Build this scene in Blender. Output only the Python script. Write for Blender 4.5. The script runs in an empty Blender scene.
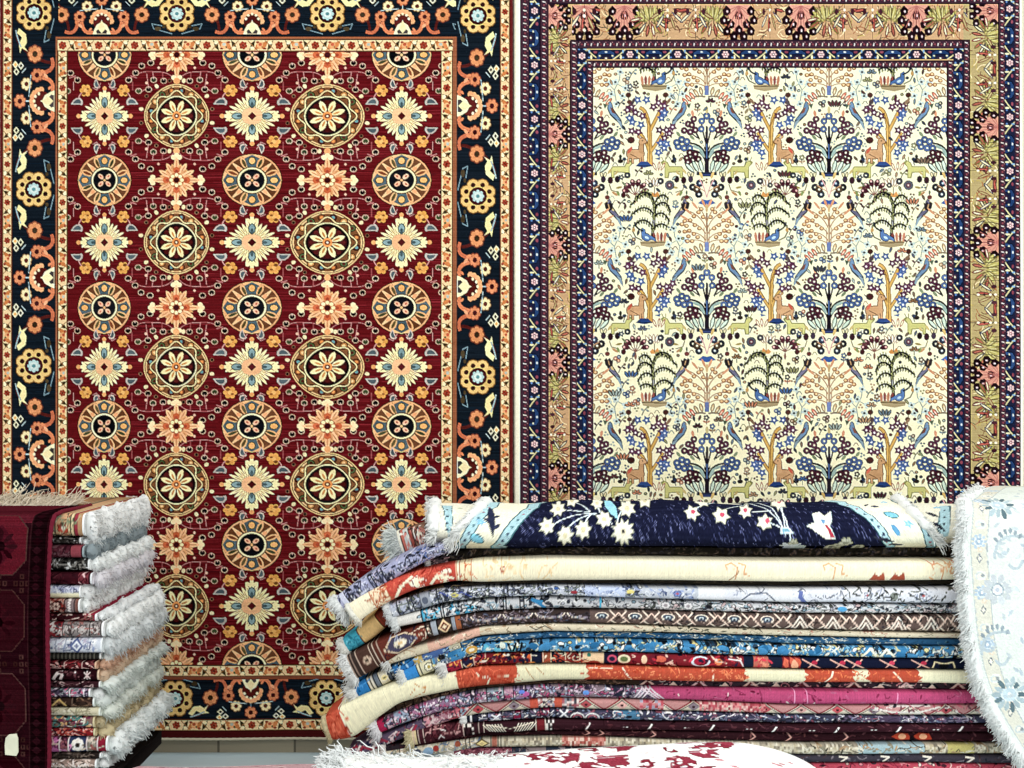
import bpy, math, random
import numpy as np
from contextlib import contextmanager
rnd = random.Random(7)
nrng = np.random.default_rng(11)
SC = bpy.context.scene
COL = SC.collection
PI = math.pi
# ---------------------------------------------------------------- camera scale helpers
CAMZ, WALLD, FPX = 1.25, 4.0, 1200.0
def wx(px, d): return (px - 512.0) * d / FPX          # metres across, at a distance d from the camera
def wz(py, d): return CAMZ - (py - 384.0) * d / FPX
def wy(d): return d - WALLD

def hx(c):
    if isinstance(c, str):
        return np.array([int(c[i:i+2], 16) / 255.0 for i in (0, 2, 4)], dtype=np.float32)
    return np.asarray(c, dtype=np.float32)

# ---------------------------------------------------------------- the weaver: draws a rug design knot by knot
class Weave:
    def __init__(s, x0, y0, x1, y1, r, base='ffffff', ss=2):
        s.x0, s.y0, s.r, s.ss = x0, y0, r, ss
        s.k = r * ss
        s.W = int(round((x1 - x0) * r)); s.H = max(1, int(round((y1 - y0) * r)))
        s.a = np.empty((s.H * ss, s.W * ss, 3), dtype=np.float32); s.a[:] = hx(base)
        s.m = (1, 0, 0, 1, 0, 0); s.cl = None; s.jit = 0.03
    def clip(s, x0=None, y0=None, x1=None, y1=None):
        if x0 is None: s.cl = None
        else: s.cl = ((x0 - s.x0) * s.k, (y0 - s.y0) * s.k, (x1 - s.x0) * s.k, (y1 - s.y0) * s.k)
    @contextmanager
    def at(s, cx, cy, sx=1, sy=None, rot=0):
        if sy is None: sy = abs(sx)
        a, b, c, d, e, f = s.m
        co, si = math.cos(rot), math.sin(rot)
        p, q, u, v = co * sx, si * sx, -si * sy, co * sy
        old = s.m
        s.m = (a * p + c * q, b * p + d * q, a * u + c * v, b * u + d * v, a * cx + c * cy + e, b * cx + d * cy + f)
        yield
        s.m = old
    def poly(s, pts, col, jit=None):
        P = np.asarray(pts, dtype=np.float64)
        a, b, c, d, e, f = s.m
        X = (P[:, 0] * a + P[:, 1] * c + e - s.x0) * s.k
        Y = (P[:, 0] * b + P[:, 1] * d + f - s.y0) * s.k
        xa, xb, ya, yb = X.min(), X.max(), Y.min(), Y.max()
        lo = (0, 0, s.a.shape[1], s.a.shape[0]) if s.cl is None else s.cl
        ia, ib = int(max(xa, lo[0], 0)), int(min(math.ceil(xb), lo[2], s.a.shape[1]))
        ja, jb = int(max(ya, lo[1], 0)), int(min(math.ceil(yb), lo[3], s.a.shape[0]))
        if ia >= ib or ja >= jb: return
        gx = np.arange(ia, ib) + 0.5; gy = np.arange(ja, jb) + 0.5
        X2 = np.roll(X, -1); Y2 = np.roll(Y, -1)
        cross = (Y[:, None] > gy) != (Y2[:, None] > gy)
        dy = Y2 - Y; dy[np.abs(dy) < 1e-9] = 1e-9
        xi = (X2 - X)[:, None] * (gy[None] - Y[:, None]) / dy[:, None] + X[:, None]
        xi = np.where(cross, xi, -1e9)
        ins = ((gx[None, None, :] < xi[:, :, None]).sum(0) & 1).astype(bool)
        if not ins.any(): return
        cc = hx(col)
        j = s.jit if jit is None else jit
        if j: cc = np.clip(cc + (rnd.random() - .5) * 2 * j, 0, 1)
        s.a[ja:jb, ia:ib][ins] = cc
    def rect(s, x0, y0, x1, y1, col, jit=0): s.poly([(x0, y0), (x1, y0), (x1, y1), (x0, y1)], col, jit)
    def ell(s, cx, cy, rx, ry=None, col='000000', rot=0, n=12):
        ry = rx if ry is None else ry
        co, si = math.cos(rot), math.sin(rot)
        s.poly([(cx + rx * math.cos(t) * co - ry * math.sin(t) * si, cy + rx * math.cos(t) * si + ry * math.sin(t) * co)
                for t in (2 * PI * i / n for i in range(n))], col)
    def line(s, pts, w, col):
        h = w / 2
        for (xa, ya), (xb, yb) in zip(pts[:-1], pts[1:]):
            L = math.hypot(xb - xa, yb - ya) or 1e-6
            tx, ty = (xb - xa) / L * h, (yb - ya) / L * h
            s.poly([(xa - tx * .5 - ty, ya - ty * .5 + tx), (xb + tx * .5 - ty, yb + ty * .5 + tx), (xb + tx * .5 + ty, yb + ty * .5 - tx), (xa - tx * .5 + ty, ya - ty * .5 - tx)], col, .01)
    def curve(s, p0, p1, p2, w, col, n=6):
        s.line([((1-t)**2*p0[0]+2*t*(1-t)*p1[0]+t*t*p2[0], (1-t)**2*p0[1]+2*t*(1-t)*p1[1]+t*t*p2[1]) for t in (i/n for i in range(n+1))], w, col)
    def petal(s, cx, cy, ang, r0, r1, w, col):
        co, si = math.cos(ang), math.sin(ang)
        L = r1 - r0
        q = [(r0, 0), (r0 + .3*L, w*.42), (r0 + .65*L, w*.5), (r0 + .88*L, w*.3), (r1, 0), (r0 + .88*L, -w*.3), (r0 + .65*L, -w*.5), (r0 + .3*L, -w*.42)]
        s.poly([(cx + x*co - y*si, cy + x*si + y*co) for x, y in q], col)
    def flower(s, cx, cy, R, n, pc, cc, oc=None, rot=0, dot=None):
        for k in range(n):
            t = rot + 2 * PI * k / n
            px, py = cx + math.cos(t) * R * .66, cy + math.sin(t) * R * .66
            if oc: s.ell(px, py, R * .42, None, oc, n=8)
            else: s.ell(px, py, R * .38, None, pc, n=8)
        if oc:
            for k in range(n):
                t = rot + 2 * PI * k / n
                s.ell(cx + math.cos(t) * R * .62, cy + math.sin(t) * R * .62, R * .31, None, pc, n=8)
        if dot:
            for k in range(n):
                t = rot + 2 * PI * k / n
                s.ell(cx + math.cos(t) * R * .64, cy + math.sin(t) * R * .64, R * .15, None, dot, n=6)
        s.ell(cx, cy, R * .36, None, cc, n=8)
    def berry(s, x, y, r, oc, ic):
        s.ell(x, y, r, r * .95, oc, n=8); s.ell(x, y, r * .58, r * .55, ic, n=6)
    def comma(s, x, y, fx, fy, oc, ic, k=1.0):
        q = [(-7, -1), (-4, -4), (1, -3.6), (5, -1), (8, 3), (3, 3.2), (-3, 3), (-6, 4), (-7.5, 2)]
        s.poly([(x + a * fx * k, y + b * fy * k) for a, b in q], oc)
        s.poly([(x + a * fx * k * .66, y + b * fy * k * .6) for a, b in q], ic)
    def abrash(s, x0, y0, x1, y1, amp, col, n, L=40):
        """uneven dye lots: thin horizontal streaks"""
        for _ in range(n):
            y = rnd.uniform(y0, y1); x = rnd.uniform(x0, x1); l = rnd.uniform(.3, 1) * L
            j = int((y - s.y0) * s.k); ia = int((max(x, x0) - s.x0) * s.k); ib = int((min(x + l, x1) - s.x0) * s.k)
            if 0 <= j < s.a.shape[0] and ib > ia >= 0:
                t = rnd.uniform(.2, 1) * amp
                s.a[j:j + 2, ia:ib] = s.a[j:j + 2, ia:ib] * (1 - t) + hx(col) * t
    def done(s, noise=.03, streak=.02, crisp=.9, contrast=.42, sat=.96):
        ss = s.ss
        o = s.a.reshape(s.H, ss, s.W, ss, 3).mean((1, 3))
        def soft(q):
            for ax in (0, 1):
                q = np.pad(q, [(2, 2) if k == ax else (0, 0) for k in range(3)], mode='edge')
                sl = lambda k: q[k:q.shape[0] - 4 + k] if ax == 0 else q[:, k:q.shape[1] - 4 + k]
                q = (sl(0) + 4 * sl(1) + 6 * sl(2) + 4 * sl(3) + sl(4)) / 16
            return q
        o = o + crisp * (o - soft(o))
        o = o * (1 + nrng.normal(0, noise, (s.H, s.W, 1))) + nrng.normal(0, streak, (s.H, 1, 1)) * .5
        o = np.clip(o, 0, 1)
        Y = (o * np.array([.3, .59, .11], dtype=np.float32)).sum(-1, keepdims=True)
        Yn = np.clip(Y + contrast * (Y * Y * (3 - 2 * Y) - Y) - contrast * .06 * (1 - Y), 0, 1)
        o = Yn * (1 - sat) + (o * Yn / np.maximum(Y, .02)) * sat
        return np.clip(o, 0, 1).astype(np.float32)

# ---------------------------------------------------------------- materials
def mat_new(name):
    m = bpy.data.materials.new(name); m.use_nodes = True
    return m, m.node_tree.nodes, m.node_tree.links, m.node_tree.nodes['Principled BSDF']
def wool(name, bump=.25, scale=420):
    m, n, l, b = mat_new(name)
    at = n.new('ShaderNodeAttribute'); at.attribute_name = 'Knots'
    l.new(at.outputs['Color'], b.inputs['Base Color'])
    b.inputs['Roughness'].default_value = .95
    b.inputs['Specular IOR Level'].default_value = .0
    tc = n.new('ShaderNodeTexCoord'); nz = n.new('ShaderNodeTexNoise'); bp = n.new('ShaderNodeBump')
    nz.inputs['Scale'].default_value = scale; nz.inputs['Detail'].default_value = 2
    bp.inputs['Strength'].default_value = bump; bp.inputs['Distance'].default_value = .002
    l.new(tc.outputs['Object'], nz.inputs['Vector']); l.new(nz.outputs['Fac'], bp.inputs['Height']); l.new(bp.outputs['Normal'], b.inputs['Normal'])
    return m
def plain(name, col, rough=.9, var=.12, scale=60, bump=0.0, spec=.15):
    m, n, l, b = mat_new(name)
    c = hx(col)
    lin = np.where(c <= .04045, c / 12.92, ((c + .055) / 1.055) ** 2.4)
    tc = n.new('ShaderNodeTexCoord'); nz = n.new('ShaderNodeTexNoise'); rp = n.new('ShaderNodeValToRGB')
    nz.inputs['Scale'].default_value = scale; nz.inputs['Detail'].default_value = 4
    rp.color_ramp.elements[0].position = .3; rp.color_ramp.elements[1].position = .7
    rp.color_ramp.elements[0].color = (*[float(v) * (1 - var) for v in lin], 1); rp.color_ramp.elements[1].color = (*[float(v) for v in np.clip(lin * (1 + var * .5), 0, .97)], 1)
    l.new(tc.outputs['Object'], nz.inputs['Vector']); l.new(nz.outputs['Fac'], rp.inputs['Fac']); l.new(rp.outputs['Color'], b.inputs['Base Color'])
    b.inputs['Roughness'].default_value = rough; b.inputs['Specular IOR Level'].default_value = spec
    if bump:
        bp = n.new('ShaderNodeBump'); bp.inputs['Strength'].default_value = bump; bp.inputs['Distance'].default_value = .003
        l.new(nz.outputs['Fac'], bp.inputs['Height']); l.new(bp.outputs['Normal'], b.inputs['Normal'])
    return m
WOOL = wool('knotted_wool')
def cotton(col):
    key = 'cotton_' + col
    m = bpy.data.materials.get(key)
    if m: return m
    m = plain(key, col, .95, .04, 90, spec=.0)
    n, l = m.node_tree.nodes, m.node_tree.links
    tr = n.new('ShaderNodeBsdfTranslucent'); mx = n.new('ShaderNodeMixShader'); mx.inputs['Fac'].default_value = .2
    l.new(n['Color Ramp'].outputs['Color'], tr.inputs['Color']); l.new(n['Principled BSDF'].outputs['BSDF'], mx.inputs[1]); l.new(tr.outputs['BSDF'], mx.inputs[2])
    l.new(mx.outputs['Shader'], n['Material Output'].inputs['Surface'])
    return m

# ---------------------------------------------------------------- mesh builders
def mesh_raw(name, V, F, mat, colors=None, smooth=True):
    """V (n,3) float array, F list of index arrays with one row per face, all rows of one array the same length"""
    me = bpy.data.meshes.new(name)
    V = np.asarray(V, dtype=np.float32)
    me.vertices.add(len(V)); me.vertices.foreach_set('co', V.ravel())
    F = [np.asarray(f, dtype=np.int32) for f in F if len(f)]
    tot = np.concatenate([np.full(len(f), f.shape[1], dtype=np.int32) for f in F])
    idx = np.concatenate([f.ravel() for f in F])
    st = np.concatenate([[0], np.cumsum(tot)[:-1]]).astype(np.int32)
    me.loops.add(len(idx)); me.loops.foreach_set('vertex_index', idx)
    me.polygons.add(len(tot)); me.polygons.foreach_set('loop_start', st)
    me.polygons.foreach_set('use_smooth', np.full(len(tot), smooth, dtype=bool))
    if colors is not None:
        ca = me.color_attributes.new('Knots', 'BYTE_COLOR', 'POINT')
        c4 = np.ones((len(V), 4), dtype=np.float32); c4[:, :3] = colors
        ca.data.foreach_set('color_srgb', c4.ravel())
    me.update(calc_edges=True); me.validate()
    me.materials.append(mat)
    return me
def link(name, me, root=None, base=(0, 0, 0)):
    o = bpy.data.objects.new(name, me); COL.objects.link(o)
    if root is not None: o.parent = root
    return o
def grid_faces(H, W, wrapv=False):
    i = np.arange(H * W).reshape(H, W)
    if wrapv: i = np.vstack([i, i[:1]])
    return np.stack([i[:-1, :-1].ravel(), i[1:, :-1].ravel(), i[1:, 1:].ravel(), i[:-1, 1:].ravel()], 1)
def tag(o, label, cat, group=None):
    o['label'] = label; o['category'] = cat
    if group: o['group'] = group
def thing(name, loc, label, cat, group=None):
    o = bpy.data.objects.new(name, None); COL.objects.link(o)
    o.location = loc; o.empty_display_size = .05
    tag(o, label, cat, group)
    return o
def sheet(name, P, C, off, mat, root=None):
    """a woven sheet: dense front grid P (H,W,3) with knot colours C, plus edges and a back, off = thickness vector"""
    H, W, _ = P.shape
    base = np.array(root.location) if root is not None else np.zeros(3)
    V = P.reshape(-1, 3) - base
    i = np.arange(H * W).reshape(H, W)
    rim = np.concatenate([i[0, :-1], i[:-1, -1], i[-1, :0:-1], i[:0:-1, 0]])
    n = len(rim)
    Vb = V[rim] + np.asarray(off)
    st = max(1, (min(H, W)) // 24)
    hs = np.unique(np.concatenate([np.arange(0, H, st), [H - 1]])); wsx = np.unique(np.concatenate([np.arange(0, W, st), [W - 1]]))
    Bk = (P[np.ix_(hs, wsx)].reshape(-1, 3) - base) + np.asarray(off) * .98
    bf = grid_faces(len(hs), len(wsx))[:, ::-1] + H * W + n
    Vall = np.vstack([V, Vb, Bk])
    k = np.arange(n); k2 = (k + 1) % n
    side = np.stack([rim[k], rim[k2], H * W + k2, H * W + k], 1)
    Cb = C.reshape(-1, 3)
    Call = np.vstack([Cb, Cb[rim] * .9, C[np.ix_(hs, wsx)].reshape(-1, 3) * .9])
    return link(name, mesh_raw(name, Vall, [grid_faces(H, W), side, bf], mat, Call), root)
def box(name, x0, x1, y0, y1, z0, z1, mat, root=None):
    V = np.array([(x, y, z) for x in (x0, x1) for y in (y0, y1) for z in (z0, z1)], dtype=np.float32)
    F = [[(0, 1, 3, 2), (4, 6, 7, 5), (0, 4, 5, 1), (2, 3, 7, 6), (0, 2, 6, 4), (1, 5, 7, 3)]]
    return link(name, mesh_raw(name, V, F, mat, smooth=False), root)
def bolster(A, B, rad, n=70, m=10, lump=.22, seed=0):
    """a lumpy roll along the polyline A (k,3); B (k,3) outward unit directions; returns (V, F, sampler)"""
    g = np.random.default_rng(seed)
    t = np.linspace(0, len(A) - 1, n); k = np.clip(t.astype(int), 0, len(A) - 2); f = (t - k)[:, None]
    c = A[k] * (1 - f) + A[k + 1] * f; o = B[k] * (1 - f) + B[k + 1] * f; o /= np.linalg.norm(o, axis=1)[:, None]
    T = np.gradient(c, axis=0); T /= np.linalg.norm(T, axis=1)[:, None] + 1e-9
    u = np.cross(T, o); u /= np.linalg.norm(u, axis=1)[:, None] + 1e-9
    u[u[:, 2] < 0] *= -1
    ph = g.uniform(0, 6.3, 4)
    s = np.arange(n)[:, None]; a = np.linspace(0, 2 * PI, m, endpoint=False)[None]
    R = 1 + lump * (np.sin(s * .9 + ph[0]) * .5 + np.sin(s * 1.7 + 2 * a + ph[1]) * .45 + np.sin(s * .31 + ph[2]) * .6 + g.normal(0, .3, (n, m)))
    rx, rz = rad
    end = np.sqrt(np.clip(np.minimum(np.arange(n), np.arange(n)[::-1]) / 3.0, .02, 1))[:, None]
    P = c[:, None] + (o[:, None] * (np.cos(a) * rx * R * end)[..., None] + u[:, None] * (np.sin(a) * rz * R * end)[..., None])
    idx = np.arange(n * m).reshape(n, m); nx = np.roll(idx, -1, 1)
    F = np.stack([idx[:-1], idx[1:], nx[1:], nx[:-1]], -1).reshape(-1, 4)
    N = (o[:, None] * np.cos(a)[..., None] + u[:, None] * np.sin(a)[..., None])
    return P.reshape(-1, 3), F, N.reshape(-1, 3)
def strands(name, S, mat, root, rad=.0017, nseg=4, sides=3, clump=9, core=None):
    """S: list of (start, direction, length, droop); each a tapering wavy yarn"""
    S = list(S); N = len(S)
    if clump > 1 and N > 3 * clump:
        A = np.array([s[0] for s in S]); order = np.argsort(A[:, 1] * 1.0 + A[:, 0] * .9 + nrng.normal(0, .004, N)); Q = []
        for k in range(0, N, clump):
            ids = order[k:k + clump]; lead = S[ids[0]]; ld = np.array(lead[1], float); ld = ld / np.linalg.norm(ld)
            for i in ids: Q.append((S[i][0], ld + nrng.normal(0, .20, 3), lead[2] * nrng.uniform(.75, 1.1), lead[3]))
        S = Q
    base = np.array(root.location)
    p0 = np.array([s[0] for s in S]) - base; dr = np.array([s[1] for s in S], dtype=float)
    dr /= np.linalg.norm(dr, axis=1)[:, None]
    L = np.array([s[2] for s in S])[:, None]; dp = np.array([s[3] for s in S])[:, None]
    kink = nrng.normal(0, 1, (N, 3)) * .42
    t = np.linspace(0, 1, nseg + 1)
    rings = []
    for k, tk in enumerate(t):
        c = p0 + dr * L * tk + kink * L * tk * tk * (1.2 - tk) + nrng.normal(0, .05, (N, 3)) * L * (tk > 0) * 1.4
        c[:, 2] -= (dp[:, 0] * L[:, 0]) * tk ** 1.7
        r = rad * (1 - .55 * tk) * (.8 + .4 * nrng.random((N, 1)))
        a = np.cross(dr, np.array([.31, .53, .79])); a /= np.linalg.norm(a, axis=1)[:, None]
        b = np.cross(dr, a)
        rings.append(np.stack([c + r * (a * math.cos(2*PI*q/sides) + b * math.sin(2*PI*q/sides)) for q in range(sides)], 1))
    V = np.stack(rings, 1)                       # N, nseg+1, sides, 3
    idx = np.arange(N * (nseg + 1) * sides).reshape(N, nseg + 1, sides)
    nx = np.roll(idx, -1, axis=2)
    F = np.stack([idx[:, :-1], nx[:, :-1], nx[:, 1:], idx[:, 1:]], -1).reshape(-1, 4)
    cap = idx[:, -1].reshape(-1, sides); cap0 = idx[:, 0, ::-1].reshape(-1, sides)
    V = V.reshape(-1, 3)
    extra = []
    if core is not None:
        extra = [core[1] + len(V)]; V = np.vstack([V, core[0] - base])
    return link(name, mesh_raw(name, V, [F] + extra + [cap, cap0], mat), root)
# ================================================================ WALL RUG 1: red field of medallions, navy border
CR, TAN, SAL, ORG, NVY, MAR, TEAL = 'ecdda6', 'd2a06c', 'eab183', 'dd8a4c', '1b2836', '6d1a1f', '6a8a8c'
def cream_star(c, rx, ry):
    with c.at(0, 0, rx / 28, ry / 28):
        n = 28
        for k in range(n):
            t = 2 * PI * k / n + .0
            R = 25.5 / (abs(math.cos(t)) ** 1.25 + abs(math.sin(t)) ** 1.25) ** .8
            R = min(R, 25) * (1 if k % 2 == 0 else .9)
            if k % 7 == 0: continue
            c.petal(0, 0, t, 6, R + 1.2, 2.9, CR); c.petal(0, 0, t, 8, R * .8, .9, 'b98f56')
        for q in range(4):
            t = q * PI / 2
            dx, dy = math.cos(t), math.sin(t)
            for s in (-1, 1): c.petal(dx * 18, dy * 18, t + s * .7, 0, 7.5, 3, CR)
            c.petal(0, 0, t, 12, 27, 4.4, CR)
            c.ell(dx * 27, dy * 27, 2.3, None, 'e09a62', n=8)
            c.ell(dx * 13, dy * 13, 6 if dx else 3.9, 3.9 if dx else 6, CR, n=10); c.petal(0, 0, t, 7, 19, 7.4, '39464a'); c.petal(0, 0, t, 8, 18, 5.2, '7d979a'); c.petal(0, 0, t, 8, 14, 3, '4d6266')
        c.poly([(-9, -2), (-7, -6), (-2, -8), (2, -8), (7, -6), (9, -2), (9, 2), (7, 6), (2, 8), (-2, 8), (-7, 6), (-9, 2)], SAL)
        c.poly([(-4, 0), (0, -4), (4, 0), (0, 4)], MAR)
def leaf_star(c, rx, ry):
    with c.at(0, 0, rx / 29, ry / 29):
        c.poly([(-17, 0), (-9, -8), (0, -17), (9, -8), (17, 0), (9, 8), (0, 17), (-9, 8)], 'd99a68')
        
        for k in range(24):
            t = 2 * PI * k / 24
            R = min(25, 24 / (abs(math.cos(t)) ** 1.1 + abs(math.sin(t)) ** 1.1) ** .9) * (1.1 if k % 2 == 0 else .86)
            if k % 6 == 0: R = 25
            c.petal(0, 0, t, 2, R, 5.4 if k % 2 == 0 else 4.6, SAL if k % 2 == 0 else 'd99a68'); c.petal(0, 0, t, 9, R * .85, .9, 'b9703f')
        for q in range(4):
            t = q * PI / 2; dx, dy = math.cos(t), math.sin(t)
            for s in (-1, 0, 1): c.ell(dx * 24 + s * dy * 3 + dx * (2 if s == 0 else 0), dy * 24 + s * dx * 3 + dy * (2 if s == 0 else 0), 2.8, None, 'f0d3a4', n=7)
            c.petal(0, 0, t, 6, 14, 7, 'd0663e'); c.petal(0, 0, t, 6, 11, 3.4, 'b54a30')
        c.ell(0, 0, 8, None, 'b8663e')
        for k in range(8): c.ell(math.cos(k*PI/4) * 5.4, math.sin(k*PI/4) * 5.4, 2, None, CR, n=7)
        c.ell(0, 0, 3, None, '5b1a22', n=8)
def ring_medallion(c, rx, ry):
    sx, sy = rx / 35, ry / 35
    with c.at(0, 0, sx, sy):
        def oct_(r, col):
            c.poly([(r * (1 + .025 * math.cos(4 * t)) * math.cos(t), r * (1 + .025 * math.cos(4 * t)) * math.sin(t)) for t in (2*PI*i/40 for i in range(40))], col)
        oct_(34.6, 'd8ab78'); oct_(33.4, '5e321e'); oct_(32.6, 'd8ab78'); oct_(31.2, '84502f')
        for k in range(16):
            t = 2 * PI * (k + .5) / 16
            c.ell(28 * math.cos(t), 28 * math.sin(t), 4.6, 4.0, '3a1a14', rot=t, n=8); c.ell(28 * math.cos(t), 28 * math.sin(t), 3.7, 3.1, ['6b2420', 'b57a46', '56603a' if k % 4 else TEAL, '8a4a2c'][k % 4], rot=t, n=8)
            c.ell(28.2 * math.cos(t), 28.2 * math.sin(t), 1.9, 1.7, [TEAL, 'e9b880', '6b2420', 'dd8a4c'][k % 4], rot=t, n=7)
        pts = [((25.6 + 2.6 * math.cos(8 * t)) * math.cos(t), (25.6 + 2.6 * math.cos(8 * t)) * math.sin(t)) for t in (2*PI*i/64 for i in range(65))]
        c.line(pts, 2.6, '5a2c1a'); c.line(pts, 1.3, 'e9c28e')
        oct_(22.6, '5e2e1c'); oct_(21.8, 'e6d2a0'); oct_(20.4, '191b20'); oct_(18.2, '4a161c')
        for k in range(8):
            t = 2 * PI * (k + .5) / 8 + PI / 8
            c.ell(14.2 * math.cos(t), 14.2 * math.sin(t), 3.4, 3, '6d1f1e', rot=t, n=8)
        for k in range(8):
            t = 2 * PI * k / 8 + PI / 8
            c.petal(0, 0, t, 2, 18.5, 8.4, '6e2c1a'); c.petal(0, 0, t, 3.2, 18, 6, 'e9d79f'); c.petal(0, 0, t, 5, 13, 2.2, 'c98a4a')
        c.ell(0, 0, 5, None, ORG, n=10); c.ell(0, 0, 2.8, None, '8e3322', n=8); c.ell(0, 0, 1.3, None, CR, n=6)
    for q in range(4):
        dx, dy = math.cos(q*PI/2), math.sin(q*PI/2)
        c.ell(dx * (rx + 4), dy * (ry + 3.4), 3.4, None, 'e5a06a', n=8) if q % 2 else None
    for k in range(16):
        t = 2 * PI * (k + .5) / 16
        x, y = (rx + 4) * math.cos(t), (ry + 4.2) * math.sin(t)
        if k % 2 == 0: c.ell(x, y, 2.5, 2.0, 'ddc79c', rot=t, n=7)
        else: c.ell(x, y, 2.2, 2.0, '8a5a44', n=7); c.ell(x, y, 1.5, 1.4, '2c1014', n=6)
def round_medallion(c, rx, ry):
    with c.at(0, 0, rx / 28, ry / 28):
        c.ell(0, 0, 28.4, None, '4e2014', n=28); c.ell(0, 0, 27.4, None, 'd69a6c', n=28); c.ell(0, 0, 25.8, None, '7c4a2e', n=28)
        for k in range(16):
            t = 2 * PI * k / 16
            if k % 2: c.petal(0, 0, t, 12, 26.5, 6, 'e0a673'); c.petal(0, 0, t, 14, 24, 3, ['4c5233', '8f4a2b', '6b5a34'][k // 2 % 3])
            elif k % 4 == 0:
                a, b = t - .3, t + .3
                c.poly([(12.5*math.cos(a), 12.5*math.sin(a)), (27*math.cos(t-.33), 27*math.sin(t-.33)), (27.6*math.cos(t), 27.6*math.sin(t)), (27*math.cos(t+.33), 27*math.sin(t+.33)), (12.5*math.cos(b), 12.5*math.sin(b))], 'e0a673')
                c.poly([(14*math.cos(a), 14*math.sin(a)), (24*math.cos(t-.3), 24*math.sin(t-.3)), (27*math.cos(t), 27*math.sin(t)), (24*math.cos(t+.3), 24*math.sin(t+.3)), (14*math.cos(b), 14*math.sin(b))], '52646c')
                c.ell(20.5*math.cos(t), 20.5*math.sin(t), 4.4, 3.8, '3a2a26', rot=t, n=8); c.ell(20.5*math.cos(t), 20.5*math.sin(t), 3.6, 3, 'e8a767', rot=t, n=8)
            else:
                c.line([(13*math.cos(t-.16), 13*math.sin(t-.16)), (25*math.cos(t), 25*math.sin(t)), (13*math.cos(t+.16), 13*math.sin(t+.16))], 1.5, 'e9b685')
                c.ell(17*math.cos(t), 17*math.sin(t), 2.6, 2, 'e8a070', rot=t, n=7)
        c.ell(0, 0, 14.6, None, '6d3a22', n=20); c.ell(0, 0, 13.6, None, 'f0d8a8', n=20); c.ell(0, 0, 11.8, None, '1a1d28', n=20)
        for k in range(4):
            t = PI/4 + k*PI/2
            c.ell(5.4*math.cos(t), 5.4*math.sin(t), 3.6, 2.3, 'e9a98c', rot=t, n=8); c.ell(5.8*math.cos(t), 5.8*math.sin(t), 1.5, 1, 'c06a50', rot=t, n=6)
        c.ell(0, 0, 1.5, None, 'd9a070', n=6)
def star_surround(c, rx):
    k = rx / 28
    for sx in (-1, 1):
        for sy in (-1, 1):
            with c.at(0, 0, sx * k, sy):
                c.curve((18, 26), (26, 24), (27, 17), .9, 'd08a86')
                c.flower(19.5, 25.5, 6.2, 6, 'd9974e', 'e0a860'); c.ell(21.5, 22.5, 2.2, 1.6, '8a5228', n=6); c.ell(17.5, 27, 1.6, 1.2, '9a5c2c', n=6)
                c.comma(28.5, 14.5, .82, -.95, 'b5a49c', '56646a')
                with c.at(8.6, 32, 1, 1, 1.2): c.comma(0, 0, .66, .72, 'c0aa9e', '56646a')
                c.line([(4, 33), (8, 26), (12, 28)], .8, 'b87a78')
def vine_sprig(c):
    PK = 'b8706e'
    for sx in (-1, 1):
        for sy in (-1, 1):
            with c.at(0, 0, sx, sy):
                c.curve((2, -36), (8, -45), (22, -44), .8, PK); c.curve((22, -44), (36, -46), (46, -38), .8, PK)
                c.line([(30, -42), (28, -28), (36, -24)], .9, PK); c.line([(24, -44), (23, -38)], .9, PK); c.line([(40, -38), (46, -40)], .9, PK)
                c.line([(14, -43), (14, -38)], .9, PK); c.line([(44, -34), (44, -26)], .9, PK)
                for x, y, g in ((35, -50, 0), (26, -53, 0), (41, -43, 0), (48, -36, 0), (23, -36, 1), (13, -35, 0), (28, -26.5, 0), (38, -25, 2)):
                    c.ell(x, y, 3.5, 3.1, 'c09a84', n=9)
                    c.ell(x, y, 2.7, 2.35, ['121016', '36462a', '44522e'][g], n=8)
                    c.poly([(x - .9, y - 3), (x + .9, y - 3), (x, y)], 'b98f86')
                c.ell(30, -33, 1.6, None, 'd9a38f', n=6); c.ell(18, -48, 1.4, None, 'd9a38f', n=6)
def cream_band(c, x0, x1, y, w, seed, per=38.0, off=0):
    """a narrow cream guard border drawn along +x, centred on y"""
    r = random.Random(seed)
    h = w / 2
    keep = c.cl
    q = [(c.m[0]*a + c.m[2]*b + c.m[4], c.m[1]*a + c.m[3]*b + c.m[5]) for a in (x0, x1) for b in (y - h - .6, y + h + .6)]
    c.clip(min(p[0] for p in q), min(p[1] for p in q), max(p[0] for p in q), max(p[1] for p in q))
    c.rect(x0, y - h, x1, y + h, 'dfbd8e')
    n0 = int((x0 - off) / per) - 1
    for k in range(n0, int((x1 - off) / per) + 2):
        x = off + k * per
        c.flower(x, y, h * .72, 6, 'ac3a24', '8a2a1e', rot=.3); 
        for s in (-1, 1):
            with c.at(x, y, s, 1 if k % 2 else -1):
                c.poly([(6, -h * .9), (11, -h * .2), (12, h * .9), (8, h * .4)], '4c3a1e')
                c.poly([(11, -h * .9), (16, -h * .5), (17, h * .6), (13, h * .2)], 'cb7a45')
                c.ell(9, -h * .45, 2.4, 1.6, 'f1dcae', n=7)
                c.line([(5, h * .8), (9, 0), (14, -h * .8)], .8, '9a6a3c')
                c.ell(14.5, h * .55, 1.8, 1.2, 'a8402c', n=7)
        xx = x + per / 2
        c.ell(xx, y, h * .75, h * .6, 'dda06c', n=9); c.ell(xx - 1, y - 1, h * .35, h * .3, 'b0b0a0' if k % 2 else 'c2583a', n=7); c.ell(xx + 2, y + 1.6, h * .3, h * .25, '5f6a40', n=6)
    c.line([(x0, y - h), (x1, y - h)], 1.3, '6e3c22'); c.line([(x0, y + h), (x1, y + h)], 1.3, '6e3c22')
    c.cl = keep
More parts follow.
